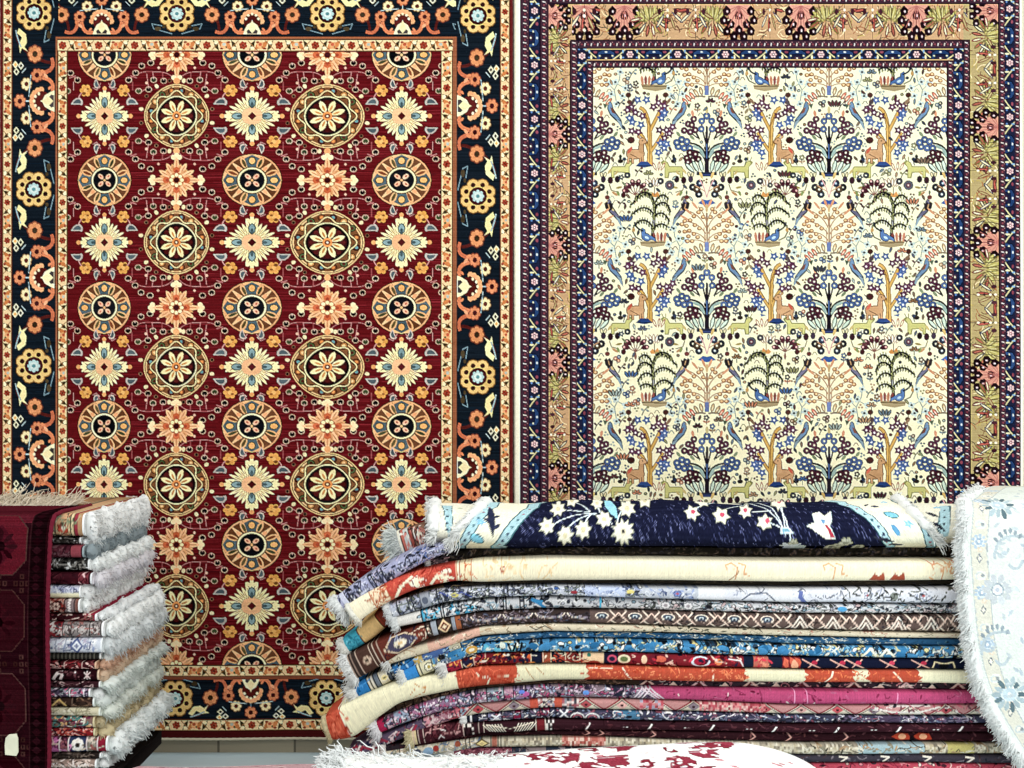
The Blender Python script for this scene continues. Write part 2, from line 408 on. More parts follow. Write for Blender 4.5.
def big_rosette(c):
    for k in range(8):
        t = PI/8 + k*PI/4; c.ell(11.6*math.cos(t), 12*math.sin(t), 6.9, None, '8e6534', n=10)
    for k in range(8):
        t = PI/8 + k*PI/4; c.ell(11.6*math.cos(t), 12*math.sin(t), 5.9, None, 'd9b16e', n=10); c.ell(12*math.cos(t), 12.4*math.sin(t), 2.5, None, '4a1c1e', n=7)
    c.ell(0, 0, 9.2, None, '5e1a20', n=12)
    for k in range(8): c.ell(4.6*math.cos(k*PI/4), 4.6*math.sin(k*PI/4), 2, None, 'a9bdbb', n=6)
    c.ell(0, 0, 4.2, None, 'c3d2cc', n=8); c.ell(0, 0, 2, None, '5f8f94', n=6)
def navy_unit(c, half, full=True):
    """one repeat of the main border, s along +x from rosette to rosette, inner side is -y, band +-21.5"""
    P = half * 2; f = half / 75
    with c.at(0, 0, f, 1):
        for s in (0, 1):
            with c.at(75, 0, -1 if s else 1, 1):
                # local: x from -75 (rosette) to 0 (palmette)
                c.curve((-58, 16), (-50, 20), (-40, 4), 2.6, '6a2420'); c.curve((-40, 4), (-30, -14), (-34, -20), 2.6, '6a2420')
                c.line([(-70, -20), (-52, -15), (-50, -10), (-60, -12)], .9, '6e8894'); c.ell(-56, -15, 3.4, 2.2, '54452e', n=7); c.ell(-62, -13, 2, 1.6, '54452e', n=6)
                c.flower(-40, -1, 7.6, 8, 'd58a5a', '7e3f28', '8a4a34')
                c.ell(-40, -1, 2.4, None, '4c3a24', n=6)
                # pale forked leaf
                c.poly([(-62, 15), (-57, 8), (-50, 7), (-46, 9.5), (-42, 6), (-45, 12), (-41, 14), (-48, 15), (-54, 12), (-58, 17)], 'ecd79b')
                c.curve((-60, 18), (-54, 17), (-46, 13), 1.3, '93a4a8')
                c.flower(-22, -3, 6, 7, 'd07e56', '5d1a20', '8a4634'); c.flower(-14.5, 7.5, 5.6, 7, 'e6cf9e', '7a2c24', '8a6a48')
                c.line([(-22, 3), (-16, 4), (-4, 5)], .8, '9fb4b8'); c.line([(-28, 8), (-24, 12)], .8, '9fb4b8')
                c.curve((-36, -18), (-26, -22), (-24, -9), 3.2, 'c0694a'); c.petal(-24, -12, 1.9, 0, 6, 3, 'd88258'); c.curve((-9, -18.5), (-18, -21), (-20, -9), 3.4, 'd07a54'); c.petal(-19, -14, 2.4, 0, 6, 3, 'e09a72'); c.petal(-13, -18, .9, 0, 5, 2.4, 'd8805a')
                for x, y, a in ((-30, 13, 0), (-25, 17.5, 0), (-31, 18.5, 1)):
                    c.poly([(x - 3.4, y), (x, y - 3), (x + 3.4, y), (x, y + 3)], 'e4d6b0'); c.poly([(x - 1.8, y), (x, y - 1.6), (x + 1.8, y), (x, y + 1.6)], 'e0a860' if a else '2a2028')
        with c.at(75, 0):
            c.flower(0, 14, 6.2, 7, 'd5845a', '5d1a20', '8a4634')
            c.line([(0, 8), (0, -2)], .9, '9fb4b8')
            for k in range(9):
                t = PI * (.02 + .96 * k / 8)
                c.ell(9.5 * math.cos(t), -8 + 10 * math.sin(t), 3, None, 'e7a071', n=7)
            c.ell(0, -8, 8.6, 8.4, '74231f', n=12)
            for k in range(5):
                t = PI * (.1 + .8 * k / 4); c.ell(6.6 * math.cos(t), -7 + 6.8 * math.sin(t), 1.5, None, 'f0dcae', n=6)
            c.poly([(-8, -17), (-9, -20.5), (9, -20.5), (8, -17), (5, -11), (0, -8), (-5, -11)], 'efe0b4'); c.poly([(-5.4, -17), (-5, -20), (5, -20), (5.4, -17), (0, -12)], '51484a')
            c.poly([(-3.6, -15), (0, -19.5), (3.6, -15), (0, -6)], 'f0dca8')
    with c.at(0, 0): big_rosette(c)
    with c.at(P, 0): big_rosette(c)

def weave_red():
    R = 1.5
    c = Weave(2, -22, 512, 737, R, '7c1d23')
    c.rect(2, -22, 512, 737, '7d2420')
    # field
    c.rect(68, 52, 442, 664, '80151b')
    c.abrash(68, 52, 442, 664, .5, 'a8303a', 2600, 70); c.abrash(68, 52, 442, 664, .5, '5c1016', 2000, 60)
    c.clip(69, 53, 441, 664)
    CX = (106, 178, 253, 328, 402); CY = (56, 117, 181, 243, 308, 367, 426, 484, 544, 605, 666)
    for j, y in enumerate(CY):
        for i, x in enumerate(CX):
            if j % 2 and i % 2:
                with c.at(x, y): vine_sprig(c)
    for i in (-1, 5):          # sprigs of the half repeats cut by the border
        for j in range(1, 11, 2):
            with c.at(CX[0] - 75 if i < 0 else CX[4] + 75, CY[j]): vine_sprig(c)
    c.rect(69, 53, 69, 53, 'ffffff')
    for j, y in enumerate(CY):
        for i, x in enumerate(CX):
            big = (27, 31.5, 31, 36.5, 29)[i]
            with c.at(x, y):
                if j % 2:
                    if i % 2: ring_medallion(c, (32, 36.5)[i // 2], 31.5)
                    else: star_surround(c, big); cream_star(c, big, 28.5)
                else:
                    if i % 2: leaf_star(c, (28.5, 31)[i // 2], 27.5)
                    else: round_medallion(c, (27, 30, 30)[i // 2], 26.5)
    c.clip()
    # main border
    for x0, y0, x1, y1 in ((14, -6, 57, 718), (456, -6, 500, 718), (14, -6, 500, 38), (14, 677, 500, 718)):
        c.rect(x0, y0, x1, y1, NVY)
        c.abrash(x0, y0, x1, y1, .5, '1f3a52', 260, 34); c.abrash(x0, y0, x1, y1, .5, '0e131b', 200, 34)
    def run(fx, fy, rot, start, half, n, flip):
        for k in range(n):
            with c.at(fx, fy, 1, 1, rot):
                with c.at(start + k * 2 * half, 0, 1, flip): navy_unit(c, half)
    c.clip(14, -6, 57, 718); run(35.5, 0, PI/2, 14 - 176, 88, 5, 1)
    c.clip(456, -6, 500, 718); run(478, 0, PI/2, 17 - 180, 90, 5, -1)
    c.clip(60, -6, 456, 39); run(0, 15, 0, 28, 75, 4, -1)
    c.clip(60, 677, 456, 718); run(0, 697, 0, 27, 75, 4, 1)
    c.clip()
    # guard bands
    def vband(xc, w, seed, y0, y1):
        with c.at(xc, 0, 1, 1, PI/2): cream_band(c, y0, y1, 0, w, seed, off=13)
    vband(9, 9, 1, -18, 729); vband(505, 9, 2, -18, 729)
    cream_band(c, 4, 511, -12, 10, 3); cream_band(c, 4, 511, 723.5, 11, 4, 37.5, 28)
    c.rect(57, 38, 457, 41, '9a5a3c'); c.rect(57, 38, 60, 678, '9a5a3c'); c.rect(453, 38, 457, 678, '9a5a3c'); c.rect(57, 675, 457, 678, '8a4a34')
    vband(64, 9.5, 5, 41, 675); vband(447, 11, 6, 41, 675)
    cream_band(c, 59, 453, 46.5, 11.5, 7, 36, 28); cream_band(c, 59, 453, 669.5, 11, 8, 37.5, 28)
    c.rect(2, 729, 512, 737, '651a1c')
    return c.done(.035, .03), R, 2, -22
C1, R1_, X0, Y0 = weave_red()
def hang(C, R, x0, y0, amp, seed):
    H, W, _ = C.shape
    px = x0 + (np.arange(W) + .5) / R; py = y0 + (np.arange(H) + .5) / R
    PX, PY = np.meshgrid(px, py)
    P = np.empty((H, W, 3))
    P[..., 0] = wx(PX, WALLD); P[..., 2] = wz(PY, WALLD)
    P[..., 1] = -.012 + amp * (np.sin(PX / 47 + seed) * .5 + np.sin(PX / 21 + PY / 160 + seed * 2) * .25 - .75) * np.clip((PY + 40) / 300, .2, 1.3)
    return P
P1 = hang(C1, R1_, X0, Y0, .006, 1.0)
WG = 'rugs hanging on the wall'
rug = thing('hanging_rug', (wx(257, 4), 0, wz(739, 4)), 'wall-hung red wool rug with rows of cream and orange medallions inside a navy border', 'rug', WG)
sheet('rug_pile', P1, C1, (0, .008, 0), WOOL, rug)
# ecru cord along the bottom edge and red overcast selvedges down the sides
def cord(name, pts, rad, mat, root, sides=8):
    pts = np.asarray(pts, dtype=float) - np.array(root.location)
    n = len(pts); T = np.gradient(pts, axis=0); T /= np.linalg.norm(T, axis=1)[:, None]
    A = np.cross(T, np.array([.12, .95, .3])); A /= np.linalg.norm(A, axis=1)[:, None]; B = np.cross(T, A)
    V = np.stack([pts + rad * (A * math.cos(2*PI*q/sides) + B * math.sin(2*PI*q/sides)) * (1 + .12 * np.sin(np.arange(n) * 1.9 + q))[:, None] for q in range(sides)], 1)
    idx = np.arange(n * sides).reshape(n, sides); nx = np.roll(idx, -1, 1)
    F = np.stack([idx[:-1], nx[:-1], nx[1:], idx[1:]], -1).reshape(-1, 4)
    return link(name, mesh_raw(name, V.reshape(-1, 3), [F, idx[:1, ::-1], idx[-1:]], mat), root)
bp = P1[-1, ::3].copy(); bp[:, 2] -= .003
cord('end_cord', bp, .0042, cotton('d8cdb4'), rug)
for col in (0, -1):
    q = P1[::4, col].copy(); q[:, 1] += .004
    o = cord('selvedge', q, .0042, plain('maroon_yarn', '5e1b1d', .95, .2, 150) if col == 0 else bpy.data.materials['maroon_yarn'], rug)

# ================================================================ WALL RUG 2: ivory garden rug with trees, birds and deer
IV, PUR, BLU, NV2, MA2 = 'e7deba', '4c2c40', '52699a', '272a40', '66304a'
def ring(c, x, y, r, col, inner=IV):
    c.ell(x, y, r * 1.08, None, '2c2430', n=9); c.ell(x, y, r * .94, None, col, n=9); c.ell(x - .2, y, r * .34, None, inner, n=6)
def tuft(c, x, y, n, h, spread, oc, ic):
    for k in range(n):
        t = -PI/2 + (k - (n - 1) / 2) * spread
        c.petal(x + (k - (n - 1) / 2) * 1.6, y, t, 0, h, 3.4, oc); c.petal(x + (k - (n - 1) / 2) * 1.6, y, t, 1, h - 1, 1.7, ic)
def dark_tree(c):
    T = '2c2030'
    for s in (-1, 1):
        with c.at(0, 0, s, 1):
            c.curve((1, 16), (4, 4), (17, 4), 1.8, T); c.curve((1, 10), (4, -4), (22, -3), 1.8, T); c.curve((1, 4), (6, -4), (14, -20), 1.7, T)
            c.curve((0, 0), (4, -14), (5, -22), 1.5, T); c.line([(9, -8), (17, -14)], 1.2, T); c.line([(12, 6), (16, 12)], 1.2, T)
            c.petal(2, 12, -1.1, 0, 12, 3.4, '8fa39c'); c.petal(3, 3, -1.2, 0, 11, 3, IV); c.petal(6, 3, -.4, 0, 9, 3, '8fa39c')
            for x, y in ((13, -27), (18.5, -22), (22.5, -15.5), (16.5, -14), (11.5, -16), (15, -21)): ring(c, x, y, 3.3, MA2)
            c.petal(13.5, -29, -1.4, 0, 7, 3, 'c98a6a')
            for x, y in ((25, -6.5), (20, -4.5), (28.5, .5), (22.5, 2), (17, 2), (30, -3.5)): ring(c, x, y, 3.5, '4a6294')
            c.petal(12, -6, -.8, 0, 7, 3, '7d8a6a'); c.petal(26, -9, -.9, 0, 7, 3, '7d8a6a')
            for x, y in ((17, 6.5), (11.5, 8), (20, 12), (14, 14), (8.5, 13), (19, 16)): ring(c, x, y, 3.3, '5d2436')
            for k, (x, a) in enumerate(((7, -1.35), (11, -1.1), (15, -.8))):
                c.petal(x - 3, 27, a, 0, 14, 5, '3a4a4a'); c.petal(x - 3, 26.5, a, 1, 12.5, 2.8, 'b9c9b8')
            for x, y in ((5.5, -17), (5, -25)): ring(c, x, y, 3.3, BLU)
    c.poly([(-2.4, 28), (-1.7, 5), (-1, -20), (1, -20), (1.7, 5), (2.4, 28)], T); c.line([(0, -2), (0, 12)], .9, BLU)
    ring(c, 0, -30, 3.6, BLU); c.petal(0, -32, -PI/2, 0, 8, 3.2, 'b9a878')
    c.rect(-10, 26, 10, 29, '2d3350'); c.rect(-6, 28, 6, 30.5, '3a4a80')
def star5(c, x, y, r, col, cc='f6ecd6', rot=0):
    c.poly([(x + (r if i % 2 == 0 else r * .5) * 1.08 * math.cos(rot + i*PI/5), y + (r if i % 2 == 0 else r * .5) * 1.08 * math.sin(rot + i*PI/5)) for i in range(10)], col)
    c.ell(x, y, r * .25, None, cc, n=6)
def deer_tree(c):
    OC, OD = 'c59a52', '8a6330'
    for w, col in ((1.5, OD), (0, OC)):
        c.poly([(-2.6 - w*.5, 20), (-1 - w*.5, 0), (-2 - w*.6, -18), (1.4 + w*.6, -18), (2 + w*.5, 0), (2.6 + w*.5, 20)], col)
        c.curve((0, -16), (-2, -36), (-9, -38), 2.4 + w, col); c.curve((0, -14), (6, -26), (10, -34), 2.2 + w, col)
        c.curve((-1, 4), (-4, -8), (-11, -14), 1.8 + w, col); c.curve((1, 6), (8, -4), (13, -13), 1.9 + w, col)
    c.line([(0, 16), (.6, -20), (-4, -32)], .8, OD); c.line([(2, 2), (9, -8)], .7, OD)
    PR, PB = '6a2f54', '4a66a0'
    for x, y in ((-18, -39), (-14, -33.5), (-7, -30), (-17.5, -15), (-11, -14), (-22, -36), (4, -39), (9, -43), (15, -40), (12, -35), (10, -16), (17, -16), (20, -12.5), (15, -8), (23, -19)):
        star5(c, x, y, 4.8, PR, 'f2d9dc', x)
    for x, y in ((-12, -46), (-3, -46), (-17, -24), (-8.5, -21), (12, -28), (15, -33), (11, -3), (14.5, 2), (9, 6.5), (-20, -28), (17, -2)):
        star5(c, x, y, 4.8, PB, 'dfe6f0', y)
    c.petal(-18, -40, -1.2, 0, 9, 3, '5a4a50'); c.petal(16, -41, -.9, 0, 9, 3, '8a6a52'); c.petal(7, -43, -1.5, 0, 9, 3, '6b2f48')
    # deer sitting under the tree
    FW, FD = 'bd9168', '7a5238'
    for g, col in ((.9, FD), (0, FW)):
        for x0, x1 in ((-20.5, -21.5), (-17, -16.5), (-9.5, -9), (-7, -6.6)): c.poly([(x0 - .8 - g*.6, 9), (x0 + .9 + g*.6, 9), (x1 + .8 + g*.6, 17 + g*.5), (x1 - .8 - g*.6, 17 + g*.5)], col)
        c.ell(-13.6, 8, 8.2 + g, 4.4 + g, col, -.08, 16); c.ell(-19, 7.6, 3.6 + g, 4.6 + g, col, 0, 12)
        c.poly([(-11 - g, 6), (-9.6 - g, -4), (-6.4 + g, -4.5), (-6 + g, 8)], col)
        c.poly([(-10.4 - g, -3), (-9.6, -7.4 - g), (-6.6, -8 - g), (-3.2 + g, -5), (-3.4 + g, -3.4 + g), (-7, -2 + g)], col); c.petal(-9.4, -7, -2.2, 0, 4 + g, 1.8 + g, col)
    c.line([(-19, 8), (-12, 11.6)], .8, FD); c.ell(-7, -5.4, .8, .8, '3a2418', n=5)
    c.petal(-22, 8, -1.0, 0, 9, 3, 'c9604c'); c.ell(-18.5, -6, 4, 3.6, '5a2a2a', n=8); c.line([(-18, -3), (-24, -8)], .9, '4a3a30')
    c.poly([(-14, 20), (-9, 15.5), (-2, 15.5), (3, 20), (-5, 21.5)], '2f4c8c'); c.line([(-12, 19.5), (2, 20)], .8, '1f2c50')
    c.poly([(5, 12.5), (11, 11), (10, 14)], PB)
    for x, a in ((7, -2.0), (9, -1.5), (11, -1.1)): c.petal(x, 25, a, 0, 10, 3, 'a8705a'); c.petal(x, 25, a, 2, 8, 1.3, IV)
def willow(c):
    K, OL = '26222a', '87875e'
    c.line([(1.5, 18), (0, 4), (-1, -8), (-1.4, -15)], 3.0, K); c.line([(.6, 12), (-.6, -4)], .8, '8c8a90')
    def droop(p0, p1, p2, n):
        for i in range(n + 1):
            t = i / n
            x = (1-t)**2*p0[0]+2*t*(1-t)*p1[0]+t*t*p2[0]; y = (1-t)**2*p0[1]+2*t*(1-t)*p1[1]+t*t*p2[1]
            c.line([(x, y - 2.6), (x + .8, y + 3.4)], 1.1, OL); c.line([(x + 1, y - .5), (x + 1.5, y + 2.6)], .8, K)
        c.curve(p0, p1, p2, 1.6, K)
    droop((-1, -14), (2, -36), (21, -15), 11); droop((-1, -12), (-12, -24), (-16, -8), 7); droop((0, -6), (8, -18), (20, -6), 8); droop((1, 6), (9, -6), (18, 5), 7)
    droop((-1, -4), (-9, -12), (-15, 1), 5); droop((0, 8), (-6, 0), (-13, 6), 5); droop((-1, -16), (-8, -30), (-14, -20), 5); droop((2, -24), (10, -30), (16, -22), 4)
    c.poly([(-12, 19), (-10, 24), (2, 26), (12, 24), (13, 20)], 'a3906c'); c.line([(-11, 21), (12, 21.5)], 1, '6e5c40')
    for k in range(4): c.petal(-10 + k * 2.8, 21, -1.7 + k * .1, 0, 10, 2.8, '8f4a44' if k % 2 else 'b9795c')
    for g, col in ((.8, '2b3148'), (0, '5273a8')): c.ell(7, 16, 4.2 + g, 3.2 + g, col, -.5, 12); c.poly([(8 - g, 15), (8.4 - g, 9), (10.4 + g, 7.6 - g), (11.2 + g, 9), (11 + g, 16)], col); c.poly([(4, 17), (-2 - g, 20 + g), (-1 - g, 17 - g), (4, 14)], col)
    c.ell(6.4, 16.4, 2.2, 1.3, 'a9c0d0', -.5, 7)
    c.curve((10, 10), (17, 8), (18, 2), 1.6, '2b3148'); c.line([(11, 19), (17, 16), (20, 10)], 1.2, '6c6a50'); c.ell(19, 9, 1.6, 2.2, 'b58d54', n=6)
def brown_tree(c, lower=True):
    B = 'a98262'
    c.line([(-.9, 30), (-.4, -14)], 1.1, B); c.line([(.9, 30), (.4, -14)], 1.1, '8a6a50'); c.line([(-2.2, 28), (-3, 4)], .9, B); c.line([(2.2, 28), (3, 4)], .9, B)
    for s in (-1, 1):
        with c.at(0, 0, s, 1):
            c.curve((1, 20), (8, 8), (22, 10), 1.3, B); c.curve((1, 12), (8, -2), (24, -4), 1.3, B); c.curve((1, 4), (6, -10), (18, -16), 1.3, B); c.curve((0, -2), (3, -14), (9, -22), 1.2, B)
            c.curve((1, 24), (8, 18), (16, 20), 1.2, B)
            for x, y, a in ((14, -24, -.95), (20, -17, -.8), (6, -26, -1.2), (23, -10, -.6)): c.petal(x - 5, y + 6, a, 0, 13, 2.8, 'c9906c')
            for x, y in ((9, -15), (4, -9), (14, -10), (18, -5), (24, -4), (22, 2), (13, 1), (8, 5), (19, 8), (24, 9), (14, 12), (20, 15), (10, 16), (16, 21), (21, 21), (6, -19), (27, 0)):
                c.ell(x, y, 2.7, None, '9b653c', n=8); c.ell(x - .2, y - .3, 1.5, None, 'd9b382', n=6)
            c.curve((2, 36), (12, 33), (20, 41), 2.2, '8a7a68')
            for k, (x, y, a) in enumerate(((6, 33, -1.35), (10, 35, -1.1), (14, 38, -1.0), (18, 41, -.95), (21, 45, -.9))):
                c.petal(x - 1, y + 1, a, -1, 11, 4.4, '5f4a3c'); c.petal(x - 1, y + 1, a, 0, 10, 3, 'd0745c' if k > 1 else 'b89a72'); c.petal(x - 1, y + 1, a, 2, 7, 1.1, IV)
            c.poly([(17, 44), (22, 46), (19, 51)], '50604a')
    c.poly([(-2.4, 34), (-2, 22), (2, 22), (2.4, 34)], '6c7cae')
    c.petal(0, -14, -PI/2, 0, 12, 3, 'c0a070')
def bird(c, body='6a86a6', wing='84503f', dark='39445e'):
    c.poly([(-7, -12), (-4.6, -13.6), (-2.4, -11), (-1, -5), (3, 1), (8, 8), (9.6, 17), (7, 14), (1, 8), (-5, 2), (-8, -5)], dark)
    c.poly([(-6.2, -11.4), (-4.6, -12.6), (-3, -10), (-2, -4), (2, 2), (7, 8), (2, 6.6), (-4, 1), (-7, -5)], body)
    c.poly([(-4.6, -7), (-1.6, -5), (1, 1), (-2.6, -.6)], wing); c.poly([(2, 6), (7.6, 10), (10, 20), (7, 16)], '7f92a0'); c.poly([(-6, -11), (-9, -10), (-6, -9.6)], 'a08a60')
def goat(c):
    Y, YD = 'bdb874', '84824a'
    c.poly([(-9, 8), (-9, -3), (-12, -6), (-13, -8), (-10, -10), (-6, -8), (-4, -4), (8, -4), (10, -1), (9, 8), (6, 8), (6, 2), (-4, 2.6), (-5, 8)], YD)
    c.poly([(-8.2, 7), (-8.4, -3), (-11, -7), (-9, -9), (-6.4, -7), (-4.6, -3), (7.6, -3), (9, -.6), (8.4, 7), (6.8, 7), (6.4, 1), (-5, 1.8), (-6, 7)], Y)
    c.line([(-10, -9), (-12, -13)], .8, YD); c.line([(-8, -9), (-8, -13)], .8, YD); c.ell(0, -9, 3, 2.2, '3a2c28', n=7); c.petal(0, -10, -PI/2, 0, 6, 3, '3a3a2c')
def bush_band(c):
    """the small plants between the two tree rows, centred on the dark tree axis"""
    for s in (-1, 1):
        with c.at(0, 0, s, 1):
            for x, y, o, i in ((7, 4, '38405c', 'a8b8c8'), (14, 8, '2c2c38', 'd0c8b0'), (8, 15, '2f3648', 'c8d0d0'), (10, 10, '56402e', IV)): ring(c, x, y, 3.6, o, i)
            c.line([(0, 18), (3, 8), (7, 0)], 1.1, 'c79a9a'); c.line([(2, 12), (12, 6)], .9, 'b58a6a'); c.petal(4, 0, -1.2, 0, 8, 2.8, 'c2a468')
            c.ell(23, 1, 2.8, 3.8, '4b2430', n=8); c.ell(30, 0, 2.8, 3.6, '3a2430', n=8); c.ell(16, 0, 2.6, 3.6, '4a3850', n=8)
            c.petal(20, -5, -.9, 0, 7, 2.4, 'b9a46a'); c.petal(27, -4, -.9, 0, 6, 2.4, 'b9a46a')
            c.line([(22, 5), (24, 11), (31, 13)], 1, '7a6a4a'); c.petal(24, 12, .6, 0, 8, 2.6, 'b5875a'); c.petal(28, 9, -.2, 0, 7, 2.4, '9c8a50'); c.ell(20, 18, 2.6, 2.4, '7c3a38', n=7); c.petal(20, 16, -PI/2, 0, 5, 2, '55604a')
            # black tulip bud by the birds
            c.poly([(17, 24), (19, 22), (20.6, 25), (22.6, 22), (24, 25), (26, 23), (25, 30), (21.5, 32), (18, 29)], '3a3036'); c.line([(21, 25), (22, 29)], .9, 'b08c68')
    c.poly([(-9, 24), (-4, 20), (0, 21), (4, 20), (9, 24), (0, 26.5)], '3f66b0')
def bush_mid(c):
    """small plants centred on the orange tree axis"""
    for k in range(6):
        t = -PI * (.05 + .9 * k / 5)
        c.line([(-14, 12), (-14 + 11*math.cos(t), 8 + 11*math.sin(t))], .9, '8a5a50')
        c.petal(-14, 9, t, 5, 14, 5.4, '5e2634'); c.ell(-14 + 11.5*math.cos(t), 9 + 11.5*math.sin(t), 1.2, None, 'd99a98', n=6)
    c.petal(-14, 12, PI/2, 0, 8, 2.4, '8a5a50'); c.ell(-26, 12, 2.6, 3, '5e2a30', n=7); c.ell(-24, 4, 2.2, 2.6, '6d3840', n=7)
    tuft(c, 4, 4, 5, 10, .28, '9c7c62', 'f0e2c8')
    ring(c, 20, 2, 4.6, '5a5a66', 'e6dcc8'); ring(c, 20, 2, 2.4, '7a4a58', 'd8c0b8'); ring(c, 11, -2, 3.2, '43404a', 'd8d0c0'); ring(c, 1, 2, 2.6, '4a4a50')
    c.poly([(0, 12), (3, 9), (5, 11), (8, 8), (10, 12), (8, 14), (2, 14)], 'c98a4c'); c.line([(5, 12), (5, 4)], .9, '7a6a4a')
    star5(c, -28, -6, 3.6, '40506e', IV); ring(c, -22, -8, 3, '3a4050'); c.petal(-28, -2, .8, 0, 7, 2.2, '70785a')
def side_plants(c):
    """spindly grey blossoms and maroon buds between willow and brown tree"""
    c.line([(0, 20), (-2, 8), (3, -2), (4, -9)], 1.1, '8d9a94'); c.line([(-2, 8), (-7, 3)], .9, '8d9a94'); c.line([(1, 2), (8, 6)], .9, '8d9a94')
    for x, y in ((4, -10), (-8, 2), (9, 6), (-5, 12), (6, 14), (-1, 0), (0, 22)):
        for q in range(4): c.ell(x + 2.2 * math.cos(q*PI/2 + .4), y + 2.2 * math.sin(q*PI/2 + .4), 1.7, None, 'b4c0bc', n=6)
        c.ell(x, y, 1.4, 1.2, '2c3038', n=6)
    c.line([(12, 14), (13, 26)], 1, '7a6a50'); c.ell(12, 13, 3, 2.8, '5e332c', n=7); c.ell(13, 20, 2.6, 2.4, '6b3f36', n=7); c.petal(13, 26, .9, 0, 7, 3, '8c7c5c'); c.petal(13, 26, 2.2, 0, 7, 3, '8c7c5c')
def wave_band(c, x0, x1, y, off, per=46.0):
    h = 5.0
    keep = c.cl
    q = [(c.m[0]*a + c.m[2]*b + c.m[4], c.m[1]*a + c.m[3]*b + c.m[5]) for a in (x0, x1) for b in (y - h, y + h)]
    c.clip(min(p[0] for p in q), min(p[1] for p in q), max(p[0] for p in q), max(p[1] for p in q))
    c.rect(x0, y - h, x1, y + h, '262c50')
    for k in range(int((x0 - off) / per) - 1, int((x1 - off) / per) + 2):
        x = off + k * per
        with c.at(x, y):
            for s in (-1, 1):
                c.curve((s * 5, -h), (s * 9, 0), (s * 17, h), 1.2, 'b9b28c'); c.petal(s * 9, 0, PI/2, 0, 5, 2.2, 'cfc8a4'); c.petal(s * 7, -1, -PI/2, 0, 4, 1.8, '7a9ab8'); c.ell(s * 13, -2.4, 2, 1.3, '8a4658', n=6); c.ell(s * 7, 3, 1.3, 1, '5a7ab0', n=6)
            c.flower(0, 0, 3.9, 6, 'cfa9ac', '9c3a46', '3a2436'); c.ell(0, 0, .8, .8, 'f3e4d8', n=5)
        with c.at(x + per/2, y):
            c.poly([(-10, h), (-9, -2), (-4, -4.6), (4, -4.6), (9, -2), (10, h), (5.5, h), (4.4, 0), (-4.4, 0), (-5.5, h)], '16203c'); c.poly([(-9, h), (-8, -1.6), (-4, -4), (4, -4), (8, -1.6), (9, h), (6.4, h), (5, -.6), (-5, -.6), (-6.4, h)], '2c4b80')
            c.ell(0, -2.4, 1.5, 1, 'b9c4cc', n=6); c.ell(-6.4, 1.4, 1.1, .9, 'c8c2a8', n=5); c.ell(6.4, 1.4, 1.1, .9, 'c8c2a8', n=5)
            c.ell(0, 3.6, 3.2, 1.7, '51314c', n=6); c.ell(0, 3.8, 1.2, .9, 'd8d0b8', n=5)
    c.cl = keep
def tick_band(c, x0, x1, y, w):
    h = w / 2
    keep = c.cl
    q = [(c.m[0]*a + c.m[2]*b + c.m[4], c.m[1]*a + c.m[3]*b + c.m[5]) for a in (x0, x1) for b in (y - h - .5, y + h + .5)]
    c.clip(min(p[0] for p in q), min(p[1] for p in q), max(p[0] for p in q), max(p[1] for p in q))
    c.rect(x0, y - h, x1, y + h, '4e2f40'); c.line([(x0, y - h), (x1, y - h)], 1.3, '2a1a30'); c.line([(x0, y + h), (x1, y + h)], 1.3, '2a1a30')
    n = int((x1 - x0) / 6.4)
    for k in range(n + 1):
        x = x0 + k * 6.4 + 2
        c.poly([(x - 1.0, y + h * .42), (x - .2, y - h * .4), (x + .6, y - h * .3), (x + .1, y + h * .42)], 'dcc8c0', .08); c.ell(x + 3.2, y, 1.2, 1.2, '86404c', n=5); c.ell(x + 1.6, y - h * .5, .7, .6, '9a6a70', n=5)
    c.cl = keep
def tulip_fan(c):
    """pink fan of dark tulips, opening toward +y (rug inside), band -17..17"""
    c.poly([(-12, -17), (12, -17), (9, 0), (4, 12), (-4, 12), (-9, 0)], 'cc8f7c')
    c.line([(0, -15), (0, 8)], 1, '9a5a54')
    for x, y in ((-12, -11), (12, -11), (-15, -2), (15, -2), (0, -7), (-8, 2), (8, 2), (-12, 9), (12, 9), (0, 8), (-5, 14), (5, 14)):
        c.line([(0, -16), (x, y)], .7, 'b26a62'); c.poly([(x, y - 5.4), (x + 4.2, y - 1), (x + 3.4, y + 4), (x, y + 5), (x - 3.4, y + 4), (x - 4.2, y - 1)], '341420'); c.ell(x + .6, y + .6, 1, 1.5, 'd8b0b4', n=6)
def leaf_spray(c):
    for k in range(9):
        a = -2.7 + k * .28
        c.petal(0, 2, a, 3, 19, 4.2, 'aca05a' if k % 2 else '8a7a4c'); c.petal(0, 2, a, 5, 17, .9, 'c9bf84')
    for k in range(8):
        t = PI * (.08 + .12 * k)
        c.petal(0, -6, t, 7, 22, 4, ['6e3a34', '3a3a4c', '7a6a3a', '8a3a38'][k % 4]); c.petal(0, -6, t, 9.5, 20, 1.5, 'd8c8a8' if k % 2 else 'b0604e')
    for k in range(6): c.curve((-13 + k * 5, -16), (-9 + k * 4, -8), (-11 + k * 5, 2), .8, '5f5a30')
def zig_spray(c, fl=1):
    for k in range(6):
        t = PI * (.05 + .16 * k)
        c.petal(0, -14, t, 6, 25, 4, ['6e3a34', '3c4468', '8a4a3c'][k % 3]); c.petal(0, -14, t, 9, 23, 1.8, ['b8584c', 'd8c8ac', 'b09a6c'][k % 3])
    c.ell(-10, -10, 2.4, 3.6, '5a2a38', n=7); c.ell(10, -10, 2.4, 3.6, '5a2a38', n=7); c.line([(0, -17), (0, 17)], .7, '5f4a3c')
    for y in (-12, -6, 1, 8): c.ell(0, y, 1.6, 1.8, '4a2c34' if y % 2 else 'f0dcc0', n=6)

